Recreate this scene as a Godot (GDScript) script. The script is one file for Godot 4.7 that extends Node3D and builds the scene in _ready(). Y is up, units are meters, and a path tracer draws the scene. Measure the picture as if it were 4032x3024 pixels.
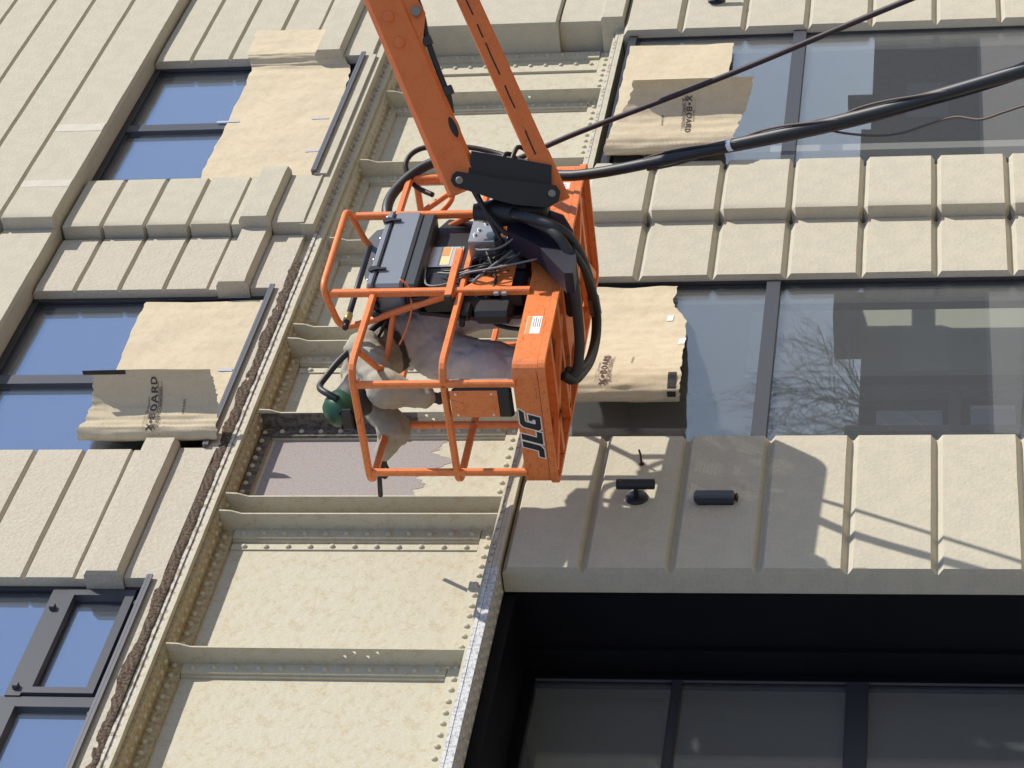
extends Node3D
# A rusticated stucco facade with a riveted plate girder, masked windows and a boom lift at work.
# x runs along the facade, y is up, z = 0 is the front of the left bay's blocks; metres.

var M := {}
var nz := FastNoiseLite.new()
var used := {}

# ---------------------------------------------------------------- small helpers
func C(r: float, g: float, b: float) -> Color:
	return Color(r, g, b).linear_to_srgb()

func numbered(n: String) -> String:
	if not used.has(n):
		used[n] = 0
		return n
	used[n] += 1
	return "%s_%03d" % [n, used[n]]

func thing(called: String, label: String, category: String, at := Vector3.ZERO, group := "") -> Node3D:
	var o := Node3D.new()
	o.name = numbered(called)
	add_child(o)
	o.position = at
	tag(o, label, category, group)
	return o

func tag(o: Node, label: String, category: String, group := "") -> void:
	o.set_meta("label", label)
	o.set_meta("category", category)
	if group != "":
		o.set_meta("group", group)

func part(called: String, parent: Node, label := "") -> Node3D:
	var o := Node3D.new()
	o.name = called
	parent.add_child(o, true)
	if label != "":
		o.set_meta("label", label)
	return o

func put(called: String, st: SurfaceTool, m: Material, parent: Node = self, label := "") -> MeshInstance3D:
	st.generate_normals()
	var o := MeshInstance3D.new()
	o.mesh = st.commit()
	o.material_override = m
	o.name = numbered(called) if parent == self else called
	parent.add_child(o, true)
	if label != "":
		o.set_meta("label", label)
	return o

func put_mesh(called: String, mesh: Mesh, m: Material, parent: Node, at: Transform3D) -> MeshInstance3D:
	var o := MeshInstance3D.new()
	o.mesh = mesh
	o.material_override = m
	o.name = called
	parent.add_child(o, true)
	o.transform = at
	return o

func mb() -> SurfaceTool:
	var st := SurfaceTool.new()
	st.begin(Mesh.PRIMITIVE_TRIANGLES)
	st.set_smooth_group(-1)
	return st

func tri(st: SurfaceTool, a: Vector3, b: Vector3, c: Vector3) -> void:
	st.add_vertex(a); st.add_vertex(b); st.add_vertex(c)

func quad(st: SurfaceTool, a: Vector3, b: Vector3, c: Vector3, d: Vector3) -> void:
	# corners clockwise as seen from the front
	tri(st, a, b, c); tri(st, a, c, d)

func box(st: SurfaceTool, a: Vector3, b: Vector3, t := Transform3D.IDENTITY) -> void:
	var p := []
	for i in 8:
		p.append(t * Vector3(b.x if i & 1 else a.x, b.y if i & 2 else a.y, b.z if i & 4 else a.z))
	for f in [[4, 6, 7, 5], [1, 3, 2, 0], [0, 2, 6, 4], [5, 7, 3, 1], [2, 3, 7, 6], [4, 5, 1, 0]]:
		quad(st, p[f[0]], p[f[1]], p[f[2]], p[f[3]])

# box with chamfered edges
func cbox(st: SurfaceTool, a: Vector3, b: Vector3, c: float, t := Transform3D.IDENTITY) -> void:
	var m := (a + b) / 2.0
	var h := (b - a) / 2.0
	c = minf(c, minf(h.x, minf(h.y, h.z)) * 0.9)
	var ring := func(y: float, k: float) -> Array:
		var r := []
		var ex := h.x - k
		var ez := h.z - k
		for q in [[ex - c, ez], [ex, ez - c], [ex, -ez + c], [ex - c, -ez], [-ex + c, -ez], [-ex, -ez + c], [-ex, ez - c], [-ex + c, ez]]:
			r.append(t * (m + Vector3(q[0], y, q[1])))
		return r
	var rs := [ring.call(-h.y, c), ring.call(-h.y + c, 0.0), ring.call(h.y - c, 0.0), ring.call(h.y, c)]
	for k in 3:
		for i in 8:
			var j := (i + 1) % 8
			quad(st, rs[k][i], rs[k + 1][i], rs[k + 1][j], rs[k][j])
	for i in range(1, 7):
		tri(st, rs[3][0], rs[3][i + 1], rs[3][i])
		tri(st, rs[0][0], rs[0][i], rs[0][i + 1])

func fillet(pts: Array, r: float, n := 5, closed := false) -> Array:
	var out := []
	var m := pts.size()
	for i in m:
		if not closed and (i == 0 or i == m - 1):
			out.append(pts[i])
			continue
		var p: Vector3 = pts[i]
		var a: Vector3 = pts[(i + m - 1) % m]
		var b: Vector3 = pts[(i + 1) % m]
		var d := minf(r, minf(p.distance_to(a), p.distance_to(b)) * 0.48)
		var s: Vector3 = p + (a - p).normalized() * d
		var e: Vector3 = p + (b - p).normalized() * d
		for k in n + 1:
			var t := float(k) / n
			out.append(s.lerp(p, t).lerp(p.lerp(e, t), t))
	return out

func smooth(pts: Array, n := 6) -> Array:
	var out := []
	for i in pts.size() - 1:
		var p0: Vector3 = pts[maxi(i - 1, 0)]
		var p1: Vector3 = pts[i]
		var p2: Vector3 = pts[i + 1]
		var p3: Vector3 = pts[mini(i + 2, pts.size() - 1)]
		for k in n:
			out.append(p1.cubic_interpolate(p2, p0, p3, float(k) / n))
	out.append(pts[-1])
	return out

# sweep a convex profile (counter-clockwise) along a path; ref gives the profile's y
func sweep(st: SurfaceTool, pts: Array, prof: Array, ref := Vector3.UP, closed := false, taper := []) -> void:
	var m := pts.size()
	var rings := []
	var up := ref
	for i in m:
		var a: Vector3 = pts[(i + m - 1) % m] if (closed or i > 0) else pts[i]
		var b: Vector3 = pts[(i + 1) % m] if (closed or i < m - 1) else pts[i]
		var d := (b - a).normalized()
		if absf(d.dot(up)) > 0.98:
			up = Vector3(0.31, 0.2, 0.93) if absf(d.y) > 0.9 else Vector3.UP
		var side := d.cross(up).normalized()
		var u := side.cross(d).normalized()
		if absf(ref.dot(d)) > 0.3 or i == 0:
			pass
		var k: float = taper[i] if taper.size() else 1.0
		var ring := []
		for q in prof:
			ring.append(pts[i] + (side * q.x + u * q.y) * k)
		rings.append(ring)
		up = u
	var n := prof.size()
	for i in (m if closed else m - 1):
		var r0: Array = rings[i]
		var r1: Array = rings[(i + 1) % m]
		for j in n:
			var j2 := (j + 1) % n
			quad(st, r0[j], r1[j], r1[j2], r0[j2])
	if not closed:
		for j in range(1, n - 1):
			tri(st, rings[0][0], rings[0][j], rings[0][j + 1])
			tri(st, rings[m - 1][0], rings[m - 1][j + 1], rings[m - 1][j])

func circle(r: float, n := 10) -> Array:
	var out := []
	for i in n:
		out.append(Vector2(cos(TAU * i / n), sin(TAU * i / n)) * r)
	return out

func sq(w: float, h: float, c: float) -> Array:
	var x := w / 2.0
	var y := h / 2.0
	return [Vector2(x, -y + c), Vector2(x, y - c), Vector2(x - c, y), Vector2(-x + c, y), Vector2(-x, y - c), Vector2(-x, -y + c), Vector2(-x + c, -y), Vector2(x - c, -y)]

func tube(st: SurfaceTool, pts: Array, r: float, n := 10, closed := false, taper := []) -> void:
	st.set_smooth_group(1)
	sweep(st, pts, circle(r, n), Vector3.UP, closed, taper)
	st.set_smooth_group(-1)

# a flat outline (Vector2 list) in the plane o, ex, ey, pushed by depth along ex x ey
func slab(st: SurfaceTool, outline: Array, o: Vector3, ex: Vector3, ey: Vector3, depth: float) -> void:
	var pv := PackedVector2Array(outline)
	if Geometry2D.is_polygon_clockwise(pv):
		pv.reverse()
	var n := ex.cross(ey).normalized() * depth
	var idx := Geometry2D.triangulate_polygon(pv)
	var at := func(q: Vector2) -> Vector3: return o + ex * q.x + ey * q.y
	for i in range(0, idx.size(), 3):
		var a: Vector3 = at.call(pv[idx[i]])
		var b: Vector3 = at.call(pv[idx[i + 1]])
		var c: Vector3 = at.call(pv[idx[i + 2]])
		if (b - a).cross(c - a).dot(n) > 0.0:
			tri(st, a + n, c + n, b + n)
			tri(st, a, b, c)
		else:
			tri(st, a + n, b + n, c + n)
			tri(st, a, c, b)
	for i in pv.size():
		var a: Vector3 = at.call(pv[i])
		var b: Vector3 = at.call(pv[(i + 1) % pv.size()])
		quad(st, a, a + n, b + n, b)

func lathe(st: SurfaceTool, prof: Array, n: int, t: Transform3D) -> void:
	# prof: Vector2(radius, height) from bottom to top
	for i in prof.size() - 1:
		for k in n:
			var a0 := TAU * k / n
			var a1 := TAU * (k + 1) / n
			var p: Vector2 = prof[i]
			var q: Vector2 = prof[i + 1]
			var v := func(s: Vector2, a: float) -> Vector3: return t * Vector3(s.x * cos(a), s.y, s.x * sin(a))
			if p.x < 1e-6:
				tri(st, v.call(p, a0), v.call(q, a1), v.call(q, a0))
			elif q.x < 1e-6:
				tri(st, v.call(p, a0), v.call(p, a1), v.call(q, a0))
			else:
				quad(st, v.call(p, a0), v.call(p, a1), v.call(q, a1), v.call(q, a0))

# ---------------------------------------------------------------- materials
func noise_image(size: int, freq: float, oct: int, seed_: int, lo: float, hi: float, contrast := 1.0) -> Image:
	var f := FastNoiseLite.new()
	f.seed = seed_
	f.frequency = freq
	f.fractal_octaves = oct
	f.noise_type = FastNoiseLite.TYPE_SIMPLEX_SMOOTH
	var im := f.get_seamless_image(size, size)
	im.convert(Image.FORMAT_RGB8)
	var out := Image.create(size, size, false, Image.FORMAT_RGB8)
	for y in size:
		for x in size:
			var v := clampf((im.get_pixel(x, y).r - 0.5) * contrast + 0.5, 0, 1)
			v = lerpf(lo, hi, v)
			out.set_pixel(x, y, Color(v, v, v))
	return out

func tex(im: Image) -> ImageTexture:
	im.generate_mipmaps()
	return ImageTexture.create_from_image(im)

func normal_tex(size: int, freq: float, oct: int, seed_: int, strength: float) -> ImageTexture:
	var im := noise_image(size, freq, oct, seed_, 0.0, 1.0)
	im.convert(Image.FORMAT_RGBA8)
	im.bump_map_to_normal_map(strength)
	return tex(im)

func mat(col: Color, rough: float, metal := 0.0, spec := 0.5) -> StandardMaterial3D:
	var m := StandardMaterial3D.new()
	m.albedo_color = col
	m.roughness = rough
	m.metallic = metal
	m.metallic_specular = spec
	return m

func textured(col: Color, rough: float, t: Texture2D, scale: float, nt: Texture2D = null, nscale := 1.0) -> StandardMaterial3D:
	var m := mat(col, rough)
	m.albedo_texture = t
	m.uv1_triplanar = true
	m.uv1_world_triplanar = true
	m.uv1_scale = Vector3.ONE * scale
	if nt:
		m.normal_enabled = true
		m.normal_texture = nt
		m.normal_scale = nscale
	return m

# two-tone image: blotches of b over a, with fine grain
func blotch(size: int, a: Color, b: Color, cover: float, freq: float, seed_: int, sharp := 6.0, grain := 0.06) -> Image:
	var big := noise_image(size, freq, 4, seed_, 0, 1, 1.6)
	var fine := noise_image(size, 0.09, 3, seed_ + 7, 0, 1, 1.3)
	var mid := noise_image(size, freq * 4.0, 3, seed_ + 13, 0, 1, 1.4)
	var out := Image.create(size, size, false, Image.FORMAT_RGB8)
	for y in size:
		for x in size:
			var v := big.get_pixel(x, y).r * 0.65 + mid.get_pixel(x, y).r * 0.35
			var k := clampf((v - (1.0 - cover)) * sharp + 0.5, 0.0, 1.0)
			var g := 1.0 + (fine.get_pixel(x, y).r - 0.5) * 2.0 * grain
			var c := a.lerp(b, k) * g
			out.set_pixel(x, y, c)
	return out

# long trowel marks along x: thin darker and lighter lines, laid into an image that tiles
func streak(im: Image, amount: float, seed_: int) -> void:
	var n := im.get_width()
	var rng := RandomNumberGenerator.new()
	rng.seed = seed_
	for k in 60:
		var y := rng.randf() * n
		var slope := rng.randf_range(-0.03, 0.06)
		var x0 := rng.randi() % n
		var ln := rng.randi_range(60, 330)
		var a := rng.randf_range(-1.0, 0.7) * amount
		for i in ln:
			var x := (x0 + i) % n
			var yy := int(y + slope * i + nz.get_noise_2d(i * 2.0, k * 40.0) * 4.0 + n) % n
			var f := 1.0 + a * minf(1.0, minf(i, ln - i) / 30.0)
			im.set_pixel(x, yy, im.get_pixel(x, yy) * f)

# worn paint: small dark chips and scratches scattered over a tiling image
func chips(im: Image, count: int, seed_: int) -> void:
	var n := im.get_width()
	var rng := RandomNumberGenerator.new()
	rng.seed = seed_
	for k in count:
		var p := Vector2(rng.randf(), rng.randf()) * n
		var a := rng.randf() * TAU
		var ln := rng.randf_range(2.0, 9.0) if k % 3 else rng.randf_range(12.0, 60.0)
		var w := rng.randf_range(1.0, 3.2) if k % 3 else 0.8
		var c := Color(0.30, 0.26, 0.24) if k % 4 else Color(1.0, 1.0, 0.98)
		for t in int(ln * 2.0):
			var q := p + Vector2(cos(a), sin(a)) * t * 0.5 + Vector2(rng.randf_range(-w, w), rng.randf_range(-w, w))
			var x := posmod(int(q.x), n)
			var y := posmod(int(q.y), n)
			im.set_pixel(x, y, im.get_pixel(x, y).lerp(c, 0.75))

func make_materials() -> void:
	var n_fine := normal_tex(512, 0.045, 4, 11, 5.0)
	var n_flat := normal_tex(512, 0.02, 5, 12, 4.0)
	# stucco: slight blotches of a yellower and a greyer tint
	var st_im := blotch(512, Color(0.965, 0.965, 0.955), Color(1.0, 0.99, 0.975), 0.5, 0.010, 21, 2.0, 0.028)
	streak(st_im, 0.05, 3)
	var st_tex := tex(st_im)
	var old_im := blotch(512, Color(0.975, 0.965, 0.95), Color(1.0, 0.99, 0.98), 0.5, 0.016, 27, 1.6, 0.05)
	streak(old_im, 0.10, 8)
	M.stucco = textured(C(0.478, 0.448, 0.365), 0.93, st_tex, 0.9, n_fine, 0.22)
	M.stucco_old = textured(C(0.480, 0.447, 0.372), 0.95, tex(old_im), 0.8, n_fine, 0.26)
	M.patch = textured(C(0.545, 0.52, 0.455), 0.9, st_tex, 0.9)
	M.cream = textured(C(0.485, 0.452, 0.352), 0.72, tex(blotch(512, Color(1.0, 1.0, 0.99), Color(0.955, 0.93, 0.89), 0.33, 0.014, 33, 2.5, 0.045)), 1.0, n_flat, 0.34)
	M.cream_dirty = textured(C(0.45, 0.405, 0.29), 0.8, tex(blotch(512, Color(1.0, 0.98, 0.93), Color(0.86, 0.79, 0.68), 0.42, 0.016, 35, 2.0, 0.06)), 2.4, n_flat, 0.5)
	M.soot = textured(C(0.135, 0.105, 0.08), 0.97, tex(blotch(512, Color(1.0, 0.96, 0.9), Color(0.5, 0.44, 0.40), 0.5, 0.03, 41, 3.0, 0.15)), 2.4, n_fine, 0.8)
	M.silver = textured(C(0.56, 0.57, 0.57), 0.6, tex(blotch(256, Color(1, 1, 1), Color(0.78, 0.78, 0.8), 0.4, 0.03, 43, 3.0, 0.05)), 3.0, n_fine, 0.45)
	M.white_strip = textured(C(0.52, 0.50, 0.445), 0.8, tex(blotch(256, Color(1, 1, 1), Color(0.72, 0.66, 0.58), 0.35, 0.03, 45, 4.0, 0.1)), 2.0)
	M.stripped = textured(C(0.15, 0.14, 0.125), 0.75, tex(blotch(256, Color(1, 1, 1), Color(0.72, 0.68, 0.62), 0.45, 0.03, 47, 3.0, 0.12)), 2.0)
	M.frame = mat(C(0.026, 0.028, 0.034), 0.38, 0.0, 0.5)
	M.frame_grey = mat(C(0.055, 0.058, 0.068), 0.42, 0.0, 0.5)
	M.flash = mat(C(0.13, 0.13, 0.14), 0.42, 0.3)
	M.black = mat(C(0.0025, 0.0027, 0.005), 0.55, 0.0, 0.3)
	M.lamp_black = mat(C(0.010, 0.011, 0.014), 0.5)
	M.flood_black = mat(C(0.028, 0.033, 0.042), 0.34)
	var gl := mat(Color(0.90, 0.93, 0.95, 0.02), 0.0, 0.0, 0.5)
	gl.transparency = BaseMaterial3D.TRANSPARENCY_ALPHA
	M.glass = gl
	# mirror film added to upper windows, with blue of the reflected sky tinted in
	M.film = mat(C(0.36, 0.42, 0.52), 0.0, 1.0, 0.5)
	var or_im := blotch(512, Color(1, 1, 1), Color(0.94, 0.90, 0.86), 0.34, 0.02, 51, 3.0, 0.05)
	chips(or_im, 90, 4)
	M.orange = textured(C(0.77, 0.215, 0.055), 0.46, tex(or_im), 1.1)
	var ob_im := blotch(512, Color(1, 1, 1), Color(0.94, 0.90, 0.86), 0.34, 0.012, 53, 2.0, 0.04)
	chips(ob_im, 34, 6)
	M.orange_boom = textured(C(0.73, 0.18, 0.038), 0.44, tex(ob_im), 0.8)
	M.seam = mat(C(0.05, 0.018, 0.01), 0.8)
	M.lift_black = mat(C(0.012, 0.012, 0.014), 0.45)
	M.lift_navy = mat(C(0.010, 0.010, 0.022), 0.5)
	M.rubber = mat(C(0.018, 0.018, 0.019), 0.5)
	M.rubber_worn = mat(C(0.035, 0.033, 0.032), 0.62)
	M.console = mat(C(0.20, 0.225, 0.26), 0.36)
	M.console_dark = mat(C(0.045, 0.052, 0.058), 0.42)
	M.bright = mat(C(0.66, 0.66, 0.65), 0.32, 0.55)
	M.steel = mat(C(0.45, 0.44, 0.43), 0.35, 0.8)
	M.pin = mat(C(0.26, 0.23, 0.19), 0.5, 0.5)
	M.cable_grey = mat(C(0.16, 0.16, 0.16), 0.5)
	M.white = mat(C(0.80, 0.80, 0.78), 0.6)
	M.yellow = mat(C(0.72, 0.62, 0.35), 0.6)
	M.decal_orange = mat(C(0.62, 0.30, 0.10), 0.6)
	M.ink = mat(C(0.085, 0.066, 0.05), 0.9)
	M.ink_red = mat(C(0.11, 0.062, 0.055), 0.9)
	M.kraft = textured(C(0.56, 0.48, 0.34), 0.92, tex(blotch(512, Color(1, 1, 1), Color(0.965, 0.955, 0.935), 0.4, 0.012, 61, 2.0, 0.03)), 1.2, n_flat, 0.3)
	M.kraft.backlight_enabled = true
	M.kraft.backlight = Color(0.05, 0.035, 0.02)
	M.tape = mat(C(0.42, 0.43, 0.50), 0.45)
	M.tape_black = mat(C(0.010, 0.010, 0.010), 0.6)
	M.tape_white = mat(C(0.75, 0.76, 0.76), 0.4)
	M.brass = mat(C(0.50, 0.38, 0.14), 0.4, 0.3)
	M.cloth_white = mat(C(0.78, 0.78, 0.80), 0.9)
	M.blue = mat(C(0.03, 0.05, 0.35), 0.6)
	M.helmet = mat(C(0.012, 0.062, 0.024), 0.32)
	M.rope = mat(C(0.026, 0.012, 0.012), 0.55)
	M.wire = mat(C(0.10, 0.065, 0.045), 0.6)
	M.pavement = textured(C(0.52, 0.46, 0.37), 0.95, tex(blotch(512, Color(1, 1, 1), Color(0.8, 0.78, 0.75), 0.4, 0.02, 71, 3.0, 0.1)), 0.5, n_fine, 0.6)
	M.asphalt = textured(C(0.26, 0.235, 0.195), 0.95, tex(blotch(512, Color(1, 1, 1), Color(0.75, 0.75, 0.75), 0.4, 0.02, 73, 3.0, 0.15)), 0.4, n_fine, 0.8)
	M.room = mat(C(0.22, 0.225, 0.20), 0.95)
	M.room_dark = mat(C(0.11, 0.11, 0.105), 0.95)  # dark grey puts the shade of the rooms into the colour
	M.room_grey = mat(C(0.34, 0.37, 0.31), 0.9)
	M.room_blue = mat(C(0.30, 0.36, 0.44), 0.7)
	M.room_white = mat(C(0.60, 0.58, 0.55), 0.9)
	M.room_floor = mat(C(0.10, 0.085, 0.07), 0.8)
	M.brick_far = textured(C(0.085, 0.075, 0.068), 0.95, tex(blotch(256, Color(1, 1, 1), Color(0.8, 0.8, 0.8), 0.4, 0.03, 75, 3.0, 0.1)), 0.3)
	M.bark = mat(C(0.075, 0.06, 0.05), 0.95)

# ---------------------------------------------------------------- facade
var building: Node3D

# one course: front between y0 and y1, edges cut back by c over depth d, gap e to the joint
func block(called: String, parent: Node, m: Material, x0: float, x1: float, y0: float, y1: float, zf: float, zb: float, c: float, d: float, e: float, wob := 0.0022, wrap := false) -> void:
	var st := SurfaceTool.new()
	st.begin(Mesh.PRIMITIVE_TRIANGLES)
	var n := maxi(2, int((x1 - x0) / 0.09))
	var prof := [Vector2(y0 + 0.0004, zb), Vector2(y0 + 0.0004, zf - d), Vector2(y0 + e, zf - d), Vector2(y0 + c, zf), Vector2(y1 - c, zf), Vector2(y1 - e, zf - d), Vector2(y1 - 0.0004, zf - d), Vector2(y1 - 0.0004, zb)]
	var rings := []
	for i in n + 1:
		var x := lerpf(x0, x1, float(i) / n)
		var ring := []
		for k in prof.size():
			var p: Vector2 = prof[k]
			var v := Vector3(x, p.x, p.y)
			if k >= 2 and k <= 5:
				v.y += nz.get_noise_3d(x * 60.0, p.x * 90.0, zf * 50.0) * wob * 1.3
				v.z += nz.get_noise_3d(x * 45.0 + 300.0, p.x * 90.0, zf * 50.0) * wob
			if k == 3 or k == 4:
				# end corners rounded a touch
				if i == 0 or i == n:
					v.z -= 0.006
					v.x += 0.003 if i == 0 else -0.003
			ring.append(v)
		rings.append(ring)
	if wrap:
		var first := []
		for k in prof.size():
			var v: Vector3 = rings[0][k]
			rings[0][k] = Vector3(x0 + d, prof[k].x, prof[k].y) if k < 3 or k > 4 else Vector3(x0 + 0.003, prof[k].x, zf - 0.004)
			first.append(v)
		for k in prof.size():
			if k < 3:
				first[k] = Vector3(x0, y0 + c, zb)
			elif k > 4:
				first[k] = Vector3(x0, y1 - c, zb)
			else:
				first[k] = Vector3(x0, prof[k].x, zf - 0.006)
		rings.push_front(first)
		n += 1
	for k in prof.size() - 1:
		st.set_smooth_group(k + 1)
		for i in n:
			quad(st, rings[i][k], rings[i][k + 1], rings[i + 1][k + 1], rings[i + 1][k])
	st.set_smooth_group(20)
	for f in [[0, 1, 6, 7], [2, 3, 4, 5]]:
		quad(st, rings[0][f[0]], rings[0][f[3]], rings[0][f[2]], rings[0][f[1]])
		quad(st, rings[n][f[0]], rings[n][f[1]], rings[n][f[2]], rings[n][f[3]])
	put(called, st, m, parent)

const LOW := [4.66, 4.14, 3.532, 2.932, 2.33, 1.728, 1.128, 0.53, -0.02]

func low_pier(x0: float, x1: float, zf: float, top_shift := 0.0, wrap := false) -> void:
	for i in LOW.size() - 1:
		block("wall_block", building, M.stucco, x0, x1, LOW[i + 1] - (0.085 if i < 99 else 0.0) + 0.0425, LOW[i] - 0.0425 if i > 0 else LOW[0] + top_shift + 0.0, zf, zf - 0.28, 0.0425, 0.055, 0.0075, 0.0022, wrap)
	var st := mb()
	box(st, Vector3(x0 + (0.062 if wrap else 0.012), 0.0, zf - 0.30), Vector3(x1 - 0.012, 4.66 + top_shift, zf - 0.063))
	put("pier_core", st, M.stucco, building)

func up_pier(x0: float, x1: float, zf: float, old: bool, wrap := false) -> void:
	var mt: Material = M.stucco_old if old else M.stucco
	var ys := [9.27, 8.895, 8.50, 8.105, 7.715, 7.64]
	for i in 4:
		block("wall_block", building, mt, x0, x1, ys[i + 1], ys[i], zf, zf - 0.26, 0.022, 0.034, 0.003, 0.0022, wrap)
	block("wall_block", building, mt, x0, x1, 7.635, 7.715, zf - 0.012, zf - 0.26, 0.006, 0.004, 0.001)
	block("sill_course", building, mt, x0 - 0.03, x1 + 0.03, 7.355, 7.635, zf + 0.085, zf - 0.26, 0.028, 0.05, 0.001)
	block("frieze_block", building, mt, x0 - 0.005, x1 + 0.005, 7.065, 7.352, zf + 0.004, zf - 0.24, 0.004, 0.006, 0.001)
	var st := mb()
	box(st, Vector3(x0 + (0.04 if wrap else 0.012), 7.1, zf - 0.28), Vector3(x1 - 0.012, 9.27, zf - 0.04))
	put("pier_core", st, mt, building)

func window(x0: float, x1: float, y0: float, y1: float, zf: float, mulls: Array, transoms: Array, fw := 0.085, label := "", film := false) -> Node3D:
	var w := part("window", building, label)
	var st := mb()
	box(st, Vector3(x0, y0, zf - 0.09), Vector3(x0 + fw, y1, zf))
	box(st, Vector3(x1 - fw, y0, zf - 0.09), Vector3(x1, y1, zf))
	box(st, Vector3(x0 + fw, y0, zf - 0.09), Vector3(x1 - fw, y0 + fw, zf - 0.002))
	box(st, Vector3(x0 + fw, y1 - fw, zf - 0.09), Vector3(x1 - fw, y1, zf - 0.002))
	# inner bead
	box(st, Vector3(x0 + fw, y1 - fw - 0.022, zf - 0.085), Vector3(x1 - fw, y1 - fw, zf - 0.026))
	box(st, Vector3(x1 - fw - 0.022, y0 + fw, zf - 0.085), Vector3(x1 - fw, y1 - fw - 0.022, zf - 0.028))
	put("frame", st, M.frame, w)
	var xs := [x0 + fw]
	for a in mulls:
		st = mb()
		box(st, Vector3(a[0], y0 + fw, zf - 0.085), Vector3(a[1], y1 - fw, zf - 0.004))
		put("mullion", st, M.frame_grey, w)
		xs.append(a[0]); xs.append(a[1])
	xs.append(x1 - fw)
	var ys := [y0 + fw]
	for a in transoms:
		st = mb()
		for k in range(0, xs.size(), 2):
			box(st, Vector3(xs[k], a[0], zf - 0.082), Vector3(xs[k + 1], a[1], zf + 0.006))
		put("transom", st, M.frame_grey, w)
		ys.append(a[0]); ys.append(a[1])
	ys.append(y1 - fw)
	for k in range(0, xs.size(), 2):
		for j in range(0, ys.size(), 2):
			glazing(w, Vector2(xs[k], ys[j]), Vector2(xs[k + 1], ys[j + 1]), zf - 0.040, film)
	return w

# double glazing: two panes; upper windows get the added mirror film on the inner one
func glazing(w: Node, a: Vector2, b: Vector2, z: float, film: bool) -> void:
	var st := mb()
	box(st, Vector3(a.x - 0.004, a.y - 0.004, z - 0.006), Vector3(b.x + 0.004, b.y + 0.004, z))
	put("pane", st, M.glass, w)
	st = mb()
	box(st, Vector3(a.x - 0.004, a.y - 0.004, z - 0.026), Vector3(b.x + 0.004, b.y + 0.004, z - 0.020))
	put("inner_pane", st, M.film if film else M.glass, w)

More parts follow.
